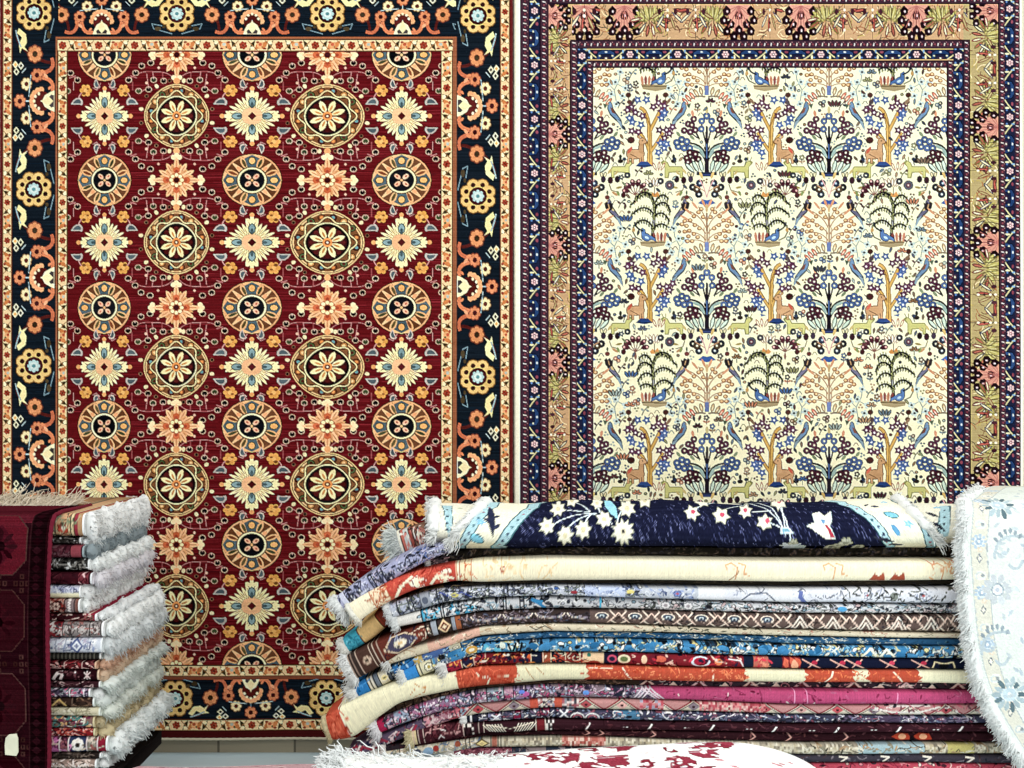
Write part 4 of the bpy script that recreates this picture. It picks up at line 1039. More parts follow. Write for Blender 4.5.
def p_brown(s):
    s.seg(340, 1030, '4c3d3a'); s.seg(345, 360, '4a3c38').seg(360, 376, '5d4038').seg(376, 382, '6b3a30').seg(382, 426, '7a3a30')
    s.bars([352, 360, 373, 376.5, 381], 'b09a8a', .9); s.c.line([(355, s.H*k/8) for k in range(9)], 1.4, '8a7468')
    s.ros(361, 373, 12, '8a6a5c', 'c9b09a', '3a2624', 4.5)
    s.c.poly([(384, s.H*.5), (394, s.H*.05), (408, s.H*.05), (420, s.H*.5), (408, s.H*.95), (394, s.H*.95)], 'cdb69c'); s.c.poly([(386, s.H*.5), (395, s.H*.12), (407, s.H*.12), (418, s.H*.5), (407, s.H*.88), (395, s.H*.88)], '4b4660')
    s.c.flower(400.5, s.H*.5, 6, 8, 'e6dcc8', 'c9a46a', 'e0d0b8'); s.scroll(386, 418, ['9aa2b8', '2f2c40'], 12, .9, 1.4); s.scroll(420, 430, ['d9c4ac', 'a04a3a'], 16, 1, 2)
    s.bars([427, 431, 438, 451, 456, 461], '2c2320', 1.3); s.seg(432, 437, '9aa0a8').seg(452, 455.5, '8c939c'); s.dia(438, 451, 13, ['d9b48c', '8e3a2c', 'e3cba6']); s.seg(456, 461, 'a5603f')
    s.scroll(462, 605, ['6a5862', '8c8088', '39302f', '5b5f74', 'a08a86'], 150, 1.2, 2.4); s.arcs(470, 600, 32, ['d9c8ba', '8a7f8a', '3b3038']); s.ros(470, 600, 16, '2e2624', '9aa0aa', 'd9ccc0', 3)
    s.seg(590, 1030, '6e5a54'); s.scroll(605, 1024, ['4a3a36', 'a58d80', '3a2e2c'], 260, 1.2, 2)
    for k in range(13):
        x = 602 + k * 33; Hh = s.H
        if x < 800: s.c.ell(x, Hh*.35, 7.2, 7, 'e6cdbc'); s.c.ell(x, Hh*.35, 5.6, 5.4, '4a5468'); s.c.ell(x, Hh*.35, 2.6, 2.6, 'b9c6cc'); s.c.ell(x, Hh*.35, 1.1, 1.1, '22222a') 
        xx = x + 16.5
        for q in (-1, 1):
            s.lines([[(xx + q*8, 0), (xx + q*3, .35), (xx + q*8, .7), (xx + q*2, 1)]], 1.9, 'e9d2c0'); s.lines([[(xx + q*11, .9), (xx + q*6, .55), (xx, .1)]], 1.5, 'e0bfae')
        if x >= 800: s.lines([[(x - 8, .9), (x, .1), (x + 8, .9)], [(x - 5, 1), (x, .45), (x + 5, 1)]], 1.8, 'ead8c8')
    s.scroll(870, 960, ['d8bcae', '3a3432'], 24, 1.3, 1.6)
folded_rug(lay('f', 'g', [(350, 669, 25), (358, 665, 26), (378, 654, 24), (400, 642.5, 19), (428, 630.5, 14.5), (455, 624, 13)]), p_brown, 'chocolate brown folded rug with cream rosettes and a blunt drooping brick red end', RG, 9, -.004, square=.7, fringe=('f1f2f0', .03, 330, .0016))
def p_thincream(s): s.seg(370, 1030, 'c9bda4').seg(428, 480, 'd3a894').seg(382, 410, 'd0c8ae').scroll(384, 560, ['b59a7c', 'e0d2ba', '8a7a62'], 70, 1, 1.6); s.lines([[(530, .2), (536, .7), (545, .2), (552, .8)]], 1.2, '3a2c28'); s.scroll(560, 1024, ['9a9078', 'd9d2bc', '7a7460', 'b07a6a'], 150, 1, 1.5).scroll(640, 760, ['4c4a3c'], 30)
folded_rug(lay('g', 'h', [(386, 661, 11), (410, 653.5, 10.5), (440, 645.5, 9)]), p_thincream, 'thin beige and pink folded rug squeezed between the brown rosette and blue layers', RG, 10, .004, fringe=('f0f0ec', .026, 210, .0015))
BLS = ['2f6da6', '17324e', 'd8dcd6', '8aa8b8', '4d86b4', 'c8b890', '101c28']
def p_blue1(s):
    s.seg(340, 1030, '2f5f88'); s.seg(350, 368, '2f7cc0'); s.seg(368, 374, 'b9b5a8').seg(374, 379, '6a7480').seg(379, 388, 'c4bda8').seg(388, 394, '4c5462').seg(394, 414, '2f74b4').seg(414, 423, 'b59a5a').seg(423, 449, '4a68a0').seg(449, 461, 'a8a48e')
    s.bars([368, 371, 374.5, 379, 388, 391, 449, 461, 472], '1b2430', 1.1); s.scroll(351, 368, ['4a94d0', '24609a'], 12, 1, 1.4); s.star8(384, 'e0dccc', 'd9c890', '4a5a4a', 3.6); s.scroll(395, 449, ['1f4a7a', '8fb0c8', 'c8c4b0', '202c3c'], 50, 1, 1.6); s.ros(450, 461, 11, '2a2a2c', 'd8d2bc', '7a6a4a', 3.4)
    s.scroll(462, 800, BLS, 230, 1, 1.7); s.scroll(660, 1024, ['22465e', '17303e', '4a7488', 'c8c8b8'], 120, 1, 1.3); s.scroll(820, 900, ['c9ccc4', '9aa4a0'], 30)
folded_rug(lay('h', 'i', [(354, 693.5, 14.5), (368, 686.5, 14.5), (390, 675.5, 13), (410, 666, 11), (440, 653, 8.5)]), p_blue1, 'dark blue folded rug, bright blue end peeking over the thickest cream and red roll', RG, 11, .014, fringe=('f2f2ee', .034, 260, .0017))
def p_blue2(s):
    s.seg(395, 1030, '4a88b4'); s.seg(404, 418, '3a8ad0').seg(418, 434, 'c4c0a2').seg(436, 450, '6a7a90'); s.bars([418, 421, 433], '3a4a50', 1); s.star8(429, '2f3a30', 'e0dcc0', 'b09a4a', 4.4); s.scroll(436, 1020, ['d9dcd4', 'a8b8b0', '2a4a66', '1d2a38', '7ab0cc', 'c9c08c', 'e6e2d6', 'dfe2da', '1d2630'], 700, 1.2, 2.8)
    for x0, x1 in ((452, 462), (533, 562), (585, 598), (628, 644), (648, 655), (684, 695), (720, 732), (762, 770), (775, 786), (812, 820), (862, 870), (898, 915)): s.patch(x0, x1, ['4488ba', '3a7cae'], 4, 6, 11)
    s.patch(480, 520, ['5fb0c8', 'cfd8cc'], 8, 4, 9); s.lines([[(508, .1), (511, .9)], [(516, .1), (513, .9)], [(522, .1), (520, .9)]], 2, '1c2426'); s.c.ell(472, s.H*.4, 6, 4.4, 'c0954a'); s.c.ell(472, s.H*.4, 3, 2, 'e0d8c0')
    s.lines([[(862, .9), (870, .15), (876, .9)], [(880, .9), (886, .2), (894, .9)]], 2.4, 'dfdcca')
folded_rug(lay('i', 'j', [(404, 677, 11), (412, 673.5, 12), (430, 666, 12), (460, 654.5, 11)]), p_blue2, 'bright sky blue and white floral folded rug resting on the red and navy one', RG, 12, -.003, fringe=('eef0ec', .026, 200, .0015))
def p_red(s):
    s.seg(440, 1030, '9a2a36'); s.seg(446, 461, 'a82a44').seg(461, 474, '33284e').seg(474, 486, 'a02a3c').seg(486, 531, '8e2630').seg(531, 542, '252c4c').seg(542, 551, 'a0563c').seg(551, 565, '222a48').seg(565, 583, '93322e').seg(583, 604, 'e3c19a').seg(604, 618, '2a2a4c').seg(743, 753, '22304e').seg(753, 768, 'c06a5c').seg(768, 782, '26304e').seg(800, 1030, '22294a')
    s.bars([461.5, 474, 485.5, 531, 543, 551, 565.5, 580, 583], 'd9b49a', 1.1); s.scroll(447, 530, ['d8c8b8', '27284a', 'c85a3e', '5a1822', 'e08a50'], 90, 1.2, 2.4); s.patch(508, 530, ['c9542e', '27284a'], 6, 3, 6); s.scroll(543, 583, ['e6d0b0', '3a2a30', 'c9503c'], 50, 1, 1.8)
    s.c.ell(594, s.H, 7, 4, 'a8352a'); s.c.ell(589, s.H*.2, 2, 2, '3f8a7a'); s.c.ell(612, s.H*.5, 5, 4.6, 'c9506c'); s.c.ell(612, s.H*.5, 3, 2.6, '2a2a4c'); s.c.ell(624, s.H*.5, 6.5, 5, 'e2d2b0'); s.c.ell(624, s.H*.5, 4, 3, '7a8a5a')
    s.c.ell(660, s.H*.4, 12, 6, '7a1c2c'); s.c.ell(660, s.H*.4, 6, 3.6, 'd86a56'); s.c.ell(644, s.H*.5, 3, 5, 'e8c0a0'); s.c.ell(700, s.H*.5, 10, 6, 'd6dae6'); s.c.ell(700, s.H*.5, 7, 4.6, 'c02a44'); s.c.ell(700, s.H*.4, 2.4, 2, '20284a'); s.c.ell(718, s.H*.5, 4, 4, 'e07a50')
    s.scroll(630, 745, ['d8384a', 'e8b8a8', '6a1626', '2a2c50'], 50, 1.2, 2.2); s.lines([[(728, .2), (740, .35), (743, .9)]], 1.4, 'e8e0e0'); s.scroll(753, 768, ['e08a70', 'd83a4c'], 16); s.patch(785, 800, ['d8644e', 'e0a080'], 5, 5, 9)
    P_ = 'dda59a'
    for x in (812, 840, 856, 890, 922): s.lines([[(x - 10, .1), (x - 2, .5), (x + 8, .95)], [(x + 6, .1), (x, .5), (x - 4, .9)]], 1.5, [P_, 'e6d0c0'][x % 2]); s.c.ell(x + 2, s.H*.4, 3, 2.6, ['c83a54', 'd9605c'][x % 2])
    s.lines([[(933, .9), (935, .25), (944, .45), (953, .25), (955, .9)]], 1.6, 'e8c8a4'); s.c.ell(944, s.H*.7, 5, 3, '1a1c24')
folded_rug(lay('j', 'k', [(445, 668, 12.5), (460, 664, 12.5)]), p_red, 'crimson and navy folded rug lying directly on the big cream and orange-red roll', RG, 13, 0, fringe=('f0f0ec', .03, 260, .0016))
def p_big(s):
    CRM, RD = 'e6e0be', 'c9553e'
    s.seg(320, 1030, RD); s.seg(345, 457.5, CRM)
    edge = lambda x: [(x + s.r.uniform(-4, 4), v * s.H) for v in (-.3, .1, .3, .5, .7, .9, 1.3)]
    for a, b in ((516, 587), (745, 806), (852, 868), (919, 1030)):
        s.c.poly(edge(a) + edge(b)[::-1], CRM)
    s.lines([[(477, .25), (480, .45), (490, .55), (518, .5)], [(490, .55), (487, .9)]], 1.9, CRM); s.lines([[(526, .1), (530, .5), (534, .85)], [(537, .1), (544, .55), (552, .6)]], 1, 'b5875a'); s.lines([[(622, .05), (626, .5), (631, .95)], [(712, .05), (712, .95)], [(832, .05), (830, .5), (824, .95)], [(893, .1), (898, .55), (902, .95)], [(588, .12), (612, .12)]], 2, 'ecdcc0')
    s.lines([[(410, .7), (416, .45), (426, .5), (424, .75), (412, .9)], [(416, .2), (420, .4)]], 1, 'c98a4a'); s.c.ell(582, s.H*.5, 2, 2, 'd0563c')
    s.scroll(325, 345, ['b63c28', 'd96a4e'], 40); s.scroll(458, 516, ['e06a4c', 'c04430'], 60); s.scroll(588, 745, ['e57a50', 'c84c34', 'e88a60'], 130); s.scroll(806, 920, ['e57a50', 'c84c34'], 70); s.ribs(.10)
folded_rug(lay('k', 'l', [(328, 728, 24), (338, 725, 30), (348, 721, 34), (368, 708, 27), (395, 693.5, 20), (420, 687, 19.5), (457, 680.5, 17.5)]), p_big, 'thickest rolled rug in cream and orange-red, its red tail flaring open', RG, 14, -.016, square=.75, tip_depth=.16, fringe=('cdbf98', .014, 240, .0014))
def p_under(s):
    s.seg(365, 1030, '4a3a30'); s.scroll(370, 620, ['2a211c', '6a5440', '8a6a5a'], 130); s.seg(640, 1030, '4a3a44'); s.bars(range(395, 480, 9), '241d18', 1.4)
    for k in range(14): x = 648 + k * 26; s.c.poly([(x - 9, s.H), (x, 0), (x + 9, s.H)], ['d8b8ac', '33384a', 'c9a8a8', '22303a'][k % 4]); s.c.poly([(x - 5, s.H), (x, s.H*.3), (x + 5, s.H)], ['6a2c34', 'd9c4b4'][k % 2])
    s.scroll(640, 1024, ['e0d0c0', '2a2228', 'b87a80'], 120, 1, 1.4)
folded_rug(lay('l', 'm', [(374, 716, 9), (400, 708, 8), (440, 697.5, 6.5), (465, 691, 4)], gap=.2), p_under, 'thin dark brown striped folded rug tucked right under the big cream and orange-red roll', RG, 15, .012, fringe=('c9b8a8', .014, 60, .0012))
def p_mag(s):
    s.seg(370, 1030, '8a6a86'); s.seg(377, 386, 'c02a56').seg(386, 394, 'c9a4b0').seg(394, 410, '8e9ab0').seg(410, 422, 'b07a9a').seg(422, 460, '94708e').seg(460, 476, '8a94b0').seg(476, 487, '9a8a94').seg(487, 504, '8fa2aa').seg(504, 513, 'b890a0').seg(513, 536, '9a86a8').seg(536, 612, '8c7a84').seg(612, 624, '363a50').seg(624, 640, '8a8290')
    s.scroll(386, 664, ['c8b4c4', '5a4668', 'a87a98', 'e0d0d8', '3c3450', '9aa6bc', 'b8527a'], 430, 1.1, 2.2); s.bars([386, 394, 410, 421, 424, 472, 476, 487, 504, 513.5], '3c3040', 1.1)
    s.c.ell(526, s.H*.5, 3.4, 3, 'c86aa8'); s.c.ell(522, s.H*.3, 3, 2.4, '5a7ad0'); s.c.ell(586, s.H*.55, 3.4, 3, '5f8fd8')
    s.c.poly([(662, 20), (640, -8), (1030, -8), (1030, 30), (668, 30)], 'ba4470')
    for x in (642, 646, 650): s.lines([[(x - 8, .95), (x - 2, .3), (x, 0), (x + 5, .4), (x + 14, .95)]], 1.6, 'd8ccd4')
    s.scroll(672, 1024, ['b84a74', '93284f', 'c06488', '9a2f58'], 110, .9, 1.6); s.lines([[(794, 0), (794, 1)], [(806, 0), (807, 1)], [(897, .1), (896, 1)]], 1.1, 'e090b4'); s.lines([[(678, .5), (679, .65)], [(728, .3), (728, .5)], [(786, .8), (789, 1)], [(814, .85), (813, 1)]], 1.3, 'e8d8d0'); s.ribs(.10)
folded_rug(lay('m', 'n', [(377, 728, 12), (400, 718, 12.5), (440, 704.5, 12.5)]), p_mag, 'folded rug with a plain magenta field and mauve patterned end below the roll', RG, 16, -.003, fringe=('f0eef0', .028, 230, .0016))
def p_kil(s):
    s.seg(340, 1030, 'c08a88'); s.seg(345, 430, '6a5a74'); s.scroll(349, 374, ['a8344a', '2b3454', 'd0c0c0'], 30, 1.6, 2); s.zig(352, 420, 18, 1.5, 'd9c6c4'); s.zig(354, 420, 18, 2.4, 'b03a50', .3, 1.0); s.scroll(375, 425, ['34405e', '8a4a5c', 'c9b0b4'], 30)
    s.seg(425, 432, 'd0909a').seg(432, 452, 'b0808c').seg(452, 460, 'c8707c').seg(460, 470, '8fa0b0'); s.bars([424, 431.5, 452, 460, 470, 532, 562], '3c3034', 1.1); s.scroll(425, 470, ['d9c0c0', '8a3a4c', '43405a', 'd86a70'], 60, 1.1, 2)
    A = ['d8c8b8', 'b04a50', 'd9a8a0', 'c9545a', '8a7a84']
    for x in range(478, 1020, 36):
        s.c.poly([(x - 18, s.H), (x - 3, -1), (x + 3, -1), (x + 18, s.H)], 'd5cab6'); s.lines([[(x - 18, 1), (x - 2, 0)], [(x + 18, 1), (x + 2, 0)]], 1.7, 'a83a48'); s.lines([[(x - 14, 1), (x, .1), (x + 14, 1)]], 1, '6a5a60'); s.c.poly([(x - 6, s.H*.55), (x, s.H*.15), (x + 6, s.H*.55), (x, s.H*.95)], A[(x // 36) % 5]); s.c.ell(x, s.H*.55, 1.6, 1.6, '5a2a34')
    s.seg(530, 538, 'd8604c').seg(554, 562, 'd0604c'); s.mosaic(538, 554, ['8a8aa0', 'd8a8a4', '5a4a5c', 'd8d0cc'], 2.4); s.mosaic(562, 578, ['8a8a92', 'b0606a', 'd8c8c4', '54505c'], 2.4); s.mosaic(640, 664, ['a8a4b4', 'c85a64', 'd0888c'], 3); s.mosaic(700, 765, ['c8606a', 'd88a8a', 'b04854', 'd8b0a8'], 2.2)
    s.lines([[(875, .3), (892, .7), (920, .7), (940, .2)], [(890, .1), (930, .1)]], 2.2, 'd8d0c8'); s.scroll(870, 1024, ['8a5a62', 'd8ccc8', '4a4650', 'c86a78'], 60, 1.2, 2.2)
folded_rug(lay('n', 'o', [(350, 756, 11), (372, 746, 13), (400, 735, 11), (440, 718.5, 12), (462, 712, 12)]), p_kil, 'rose pink folded rug with a row of triangles and diamonds below the magenta layer', RG, 17, .002, fringe=('d8d2cc', .018, 110, .0013))
def p_ink(s):
    s.seg(460, 1030, '4a4a64'); s.seg(466, 478, '2a2a40').seg(488, 502, '7a7a9c').seg(513, 521, '9a2a4c').seg(521, 540, '6a7086').seg(540, 550, '9a2c50').seg(614, 640, '4a7a9c').seg(470, 472, 'd8d8dc')
    s.scroll(478, 1020, ['c4c4cc', '34344c', '8a7a90', '6a5a74', 'e0dcdc', '2a2a3c', '9a5a6c', '7c88a4'], 560, 1.1, 1.8); s.arcs(570, 614, 15, ['d8d4d4', 'b0606c'], 1.4, False); s.lines([[(492, .1), (500, .9)], [(500, .1), (492, .9)], [(560, .1), (568, .9)], [(568, .1), (560, .9)]], 1.8, 'dcdce0'); s.bars([478, 488, 502, 513, 521, 540, 550, 556], '22222e', 1)
    s.seg(880, 900, '5a4a64'); s.scroll(850, 1024, ['6a5a78', '463a56', '9a90a4'], 60)
folded_rug(lay('o', 'p', [(465, 720, 8)]), p_ink, 'narrow slate purple folded rug with white motifs lying on the dark plum layer', RG, 18, .004, fringe=('f2f2f0', .024, 110, .0014))
def p_plum(s):
    s.seg(400, 1030, '4c2630'); s.seg(412, 417, 'c8b48c').seg(417, 463, '5a2a34').seg(463, 480, '4a2830'); s.bars([414, 419, 424, 463.5, 473, 479, 484, 536, 545.5], 'c0a8a0', 1); s.mosaic(464, 473, ['c9c0b8', '3a2028'], 2, 4); s.scroll(425, 462, ['7a3a44', '4a1c26', 'b08080'], 40); s.lines([[(438, .8), (441, .6), (444, .8)], [(441, .2), (446, .3)]], 1.1, 'e0d0cc')
    for k in range(7):
        for q in (-1, 1): s.lines([[(510 + q * (4 + k * 2.6), 1 - k * .03), (510 + q * (9 + k * 2.9), .1)]], 1.1, 'd9cab8')
    s.lines([[(487, .1), (510, .6), (533, .1)]], 1.2, 'd9cab8'); s.seg(537, 545, '8a2c34'); s.mosaic(546, 554, ['dcd4cc', '2a1c20'], 2, 4)
    for k in range(10): x = 590 + k * 62; s.lines([[(x - 4, .95), (x, .2)]], 2.2, 'e6ded8'); s.c.ell(x + 33, s.H*.6, 1.2, 1.2, 'e0d8d4'); s.c.ell(x + 37, s.H*.6, 1.2, 1.2, 'e0d8d4'); s.c.ell(x + 20, s.H*.4, 3, 2, '6e3a42')
    s.scroll(556, 1024, ['5e323c', '3a1a22', '74424c'], 170, 1, 1.4)
folded_rug(lay('p', 'q', [(411, 739, 14), (440, 733.5, 15.5), (462, 730.5, 14)]), p_plum, 'dark plum folded rug dotted with small white dashes and a feathered cream motif', RG, 19, -.002, fringe=('d8cda6', .026, 170, .0015, {}))
def p_wine(s):
    s.seg(375, 1030, '46222a'); s.seg(380, 410, '3a3038'); s.scroll(384, 1024, ['5a2c34', '34161e', '6a3a40', '7a4a4a'], 180, 1, 1.4)
    for x in (586, 600, 652, 752, 788, 845): s.lines([[(x, 0), (x + 4, .5), (x - 2, 1)]], 1.5, 'c9948a')
    for x in (904, 925): s.c.poly([(x - 11, s.H*.5), (x - 4, s.H*.1), (x + 6, s.H*.2), (x + 9, s.H*.8), (x - 3, s.H*.9)], 'b8402c'); s.c.ell(x, s.H*.5, 4, 3, 'd89a74')
    s.c.ell(914, s.H*.7, 2.6, 3, '22141a')
folded_rug(lay('q', 'r', [(384, 751, 8), (410, 748.5, 7.5), (440, 744, 6), (462, 739.5, 5)]), p_wine, 'dark wine folded rug with a small orange-red motif under the plum dashed one', RG, 20, .006, fringe=('ece6e0', .02, 80, .0013))
def p_multi(s):
    s.seg(368, 1030, 'c0b7a2'); s.scroll(376, 480, ['9aa0a8', 'e0d8c8', '6a7a90', '8a8a7a', 'b09a80'], 120, 1.1, 2.2); s.c.ell(428, s.H*.6, 5, 4.4, '7d9ab4'); s.c.ell(436, s.H*.4, 3, 3, 'b4443e'); s.c.ell(458, s.H*.3, 3, 3, 'a85a44'); s.c.ell(418, s.H*.5, 3, 3, '4a5060')
    s.bars([400, 466, 470, 491, 498, 501, 557, 561, 610], '5a5044', 1.1); s.seg(492, 497, 'b06a58'); s.dia(474, 490, 16, ['6a5a40', 'dcc88a', 'b09a6a']); s.mosaic(504, 1020, ['cfc7b2', '9a8f7c', 'bdb29a', 'b5a88c', '8e8474'], 2, 4)
    s.c.rect(562, -2, 606, s.H*.5, 'b9665a'); s.mosaic(562, 606, ['c9867a', 'b25a50', 'd8b8a8'], 2, 3); s.seg(858, 925, '9ab0b4').seg(948, 975, 'b8ac6a'); s.scroll(800, 1020, ['cfc9b8', '5a5448', '8a8470', 'a88a6a'], 120, 1.1, 1.7)
folded_rug(lay('r', 's', [(376, 757.5, 9), (400, 754.5, 9.5), (440, 749, 10.5), (460, 746, 10)]), p_multi, 'pale cream folded rug with grey lattice and soft red patch low in the pile', RG, 21, .0, fringe=('ece8e2', .022, 110, .0014))
def p_rose(s): s.seg(440, 1030, '4a4450').seg(452, 512, '8a4656').seg(512, 526, '3c4458').seg(526, 546, '8a7a7c').seg(546, 572, '3a4256').scroll(453, 512, ['a05a68', '6e3444', 'b87a84'], 110, 1, 1.6).scroll(512, 1020, ['6a6470', '2f3240', '8a8088', '5a4448'], 170, 1, 1.6); s.lines([[(840 + 42*k, .2), (848 + 42*k, .3), (842 + 42*k, .9)] for k in range(4)], 2, 'd8ccc0')
folded_rug(lay('s', 't', [(452, 753.5, 8), (466, 753, 8.5)]), p_rose, 'slate and dusty rose folded rug near the base, just above the pink edge', RG, 22, .002, fringe=('ece8e0', .03, 110, .0015))
def p_pink(s): s.seg(440, 1030, 'c04a5c').scroll(480, 1020, ['d87a84', '5a2a38', 'a02a44', 'e0b8b0'], 260, 1.2, 2.2)
folded_rug(lay('t', 'u', [(470, 766, 14)]), p_pink, 'raspberry pink folded rug at the very bottom of the wide pile', RG, 23, .004)
# ================================================================ the fringed pile
def pl(y0, y1, xe, tilt=0.0):
    return [(-66, (y0 + y1) / 2, y1 - y0 - .5), (20, (y0 + y1) / 2, y1 - y0 - .5), (xe + 5, (y0 + y1) / 2 - tilt, y1 - y0 - .5)]
def left_rug(y0, y1, xe, paint, label, seed, fr=None, back=0.0, depth=.50):
    return folded_rug(pl(y0, y1, xe), paint, label, LG, seed, back, depth=depth, tip='none' if fr is None else 'right', grow=1.0, tip_depth=depth, fringe=fr, wob=.3)
WHT, OFF = 'f4f4f2', 'e6e8e4'
def l1(s): s.seg(-80, 90, 'b08a66'); s.seg(50, 55, '8a7a60').seg(55, 70, 'c49a74').seg(70, 73, 'c8b48c').seg(74, 77, 'a83a48'); s.c.flower(63, s.H*.62, 6, 7, 'c8503c', 'e6d8c0', '8a3a2c'); s.scroll(45, 73, ['7a8a6a', 'd9c49a', '8a4a3c', 'a8a080', '5a5a48'], 60, 1, 2); s.bars([55, 70, 73.5], '5a4a38', .9)
left_rug(514, 537, 79, l1, 'tan folded rug with green and red floral border on top of the fringed stack', 41, ('f6f6f4', .062, 1500, .0019, dict(up=.12, fall=.75)))
def l2(s): s.seg(-80, 90, '3a3430').scroll(40, 80, ['c8c8c4', '1c1a18', '6a6460', '4a4440'], 60, 1.2, 2)
left_rug(538, 545, 74, l2, 'thin blackish grey folded rug squeezed under the tan floral one', 42, ('eef2f2', .058, 600, .0017, dict(up=-.1, fall=.7)), .012)
def l3(s): s.seg(-80, 90, '5e2634').seg(71, 81, '9a4650').scroll(45, 70, ['6e3440', '4a1c28', '7a5058'], 40); s.bars([70.5], '3a1820', 1)
left_rug(546, 558, 80, l3, 'maroon folded rug with a rose end band and blue-grey tassels', 43, ('8f9a9e', .045, 480, .0016, dict(up=.0, fall=.6)))
left_rug(559, 571.5, 84, lambda s: s.seg(-80, 90, '2c2a28').scroll(45, 86, ['dcdcd8', '8a8680', '4a4642', '1c1a1a'], 70, 1.2, 1.8), 'charcoal folded rug flecked with white, between the two plain maroon rugs', 44, ('f4f6f4', .062, 1100, .0018, dict(up=.05, fall=.8)), .012)
def l5(s): s.seg(-80, 95, '561c28').seg(79, 89, '8a3c46').scroll(45, 78, ['682833', '44141f'], 36).scroll(80, 88, ['d8b0b0', '5a1c28'], 12, 1, 1.4)
left_rug(573, 585, 88, l5, 'deep maroon folded rug with lilac-white tassels, second plain maroon from the top', 45, ('dedade', .058, 1000, .0017, dict(up=-.05, fall=.95)))
left_rug(585.5, 598.5, 76, lambda s: s.seg(-80, 95, 'c4c6d4').scroll(40, 80, ['8a8eae', 'e8e8ea', '54587a'], 50, 1, 1.6).lines([[(-60, .8), (80, .8)]], 5, 'ece4c0'), 'white and lavender folded rug with a pale yellow edge and thick white tassels', 46, ('f6f6f4', .066, 1200, .0019, dict(up=.0, fall=.9)))
def l7(s): s.seg(-80, 95, '8a5a50').seg(50, 65, 'b08074').seg(65, 76, '8a7878'); s.scroll(45, 65, ['5a2024', '3a2024', 'd8b8a8', '9a3a34'], 50, 1.2, 2); s.c.flower(57, s.H*.5, 4.4, 6, 'c8a89a', '5a1c24', '6a2a2c'); s.bars([65, 75], '3c2a2c', 1.1); s.lines([[(69, k*.2), (71, k*.2 + .1)] for k in range(6)], 2, 'dcd0cc')
left_rug(599, 613, 76, l7, 'pinkish brown folded rug with red blossoms and a dotted end stripe', 47, ('f4f6f4', .05, 700, .0018, dict(up=.1, fall=.8)))
def l8(s): s.seg(-80, 110, '551c24').seg(84, 104, 'a82a44').scroll(45, 95, ['8a5a54', '3a141a', 'c8a8a0', '7a2c34'], 60, 1.2, 1.8)
left_rug(614, 621.5, 92, l8, 'thin dark red folded rug ending in a bright crimson strip', 48, ('f6f8f8', .05, 900, .0018, dict(up=.35, fall=.35)))
def l9(s): s.seg(-80, 110, '8c8280').seg(50, 63, 'a8343c').scroll(50, 63, ['c8b8b4', '7a2028', '4a4448'], 30, 1.3, 1.8); s.ros(64, 102, 12, '4a3c3c', 'b4a8a4', '6a2c30', 5); s.scroll(64, 102, ['5a5050', 'b8b0ac', 'a06a64'], 40, 1, 1.5); s.bars([63.5, 72, 90, 101], '3a3434', .9)
left_rug(622, 637.5, 99, l9, 'grey-brown folded rug with red leaf corner and a row of dark rosettes', 49, ('f8faf8', .056, 1300, .0018, dict(up=.1, fall=.6)))
def l10(s): s.seg(-80, 110, 'c8ccd6').scroll(45, 96, ['8a94b4', 'e6e6e8', '6a7494', 'b0a8b8'], 70, 1.1, 2); s.dia(70, 84, 14, ['6a78a8', 'd8dce4', '8a90b0']); s.bars([56, 66, 88], '9aa0b0', .9)
left_rug(638, 653.5, 98, l10, 'icy lavender and white folded rug in the middle of the fringed stack', 50, ('e4e8e8', .075, 1300, .0015, dict(up=-.3, fall=.95)))
left_rug(654, 661.5, 94, lambda s: s.seg(-80, 110, '3c3a34').bars(range(40, 96, 4), '6a665a', 1.2), 'thin olive black striped folded rug under the icy lavender one', 51, ('eceeea', .05, 400, .0016, dict(up=-.2, fall=.9)), .012)
left_rug(662, 669.5, 92, lambda s: s.seg(-80, 110, '5a2028').seg(64, 82, '7a2a30').scroll(45, 90, ['8a4448', '3a1218', 'c89a94', 'a83a40'], 60, 1.1, 1.6).bars([64, 82], 'c8a8a0', 1), 'dark red folded rug with small rose blocks and peach tassels', 52, ('d3a98e', .062, 700, .0017, dict(up=.05, fall=.65)))
def l13(s): s.seg(-80, 110, '43161f').lines([[(53, .9), (57, .3), (62, .2)], [(60, .9), (62, .5), (61, .2)]], 3, 'dcc8c4').scroll(64, 92, ['5e2a34', '34101a', '7a4a50'], 34); s.lines([[(84, .2), (90, .8)], [(90, .2), (84, .8)], [(87, .1), (87, .9)]], 1.3, 'd0b8b4'); s.c.ell(75, s.H*.2, 1.2, 1, 'e0d0cc')
left_rug(670, 681, 94, l13, 'plum folded rug with a white leaf and star motif above greenish white tassels', 53, ('dcc0a4', .05, 500, .0016, dict(up=.1, fall=.6)))
left_rug(681.5, 688, 96, lambda s: s.seg(-80, 110, '4e2830').scroll(45, 94, ['6e444a', '38181e', 'b89a98'], 50, 1, 1.2), 'thin dusky plum folded rug directly under the leaf and star one', 54, ('e4eae4', .075, 1100, .0015, dict(up=-.15, fall=.8)), .006)
def l15(s): s.seg(-80, 110, '9a8a9c').scroll(45, 88, ['d8ccd4', '5a4a64', 'c05a7a', '6a7a7a', '3c3444'], 90, 1.2, 2); s.bars([70, 84], 'e0d8dc', 1)
left_rug(688.5, 697.5, 86, l15, 'mauve folded rug with a fluffy white tassel clump hanging by the front corner', 55, ('f4f6f4', .055, 900, .0018, dict(up=.1, fall=.9)))
left_rug(698, 707.5, 90, lambda s: s.seg(-80, 110, '4a342c').scroll(45, 90, ['6a4a3c', '2a1c18', '8a6a54'], 40).zig(52, 70, 14, 1.8, 'c8a86a').bars([72], '8a7260', 1), 'dark brown folded rug with a yellow chevron', 56, ('e2e8e2', .07, 900, .0016, dict(up=.0, fall=.75)), .004)
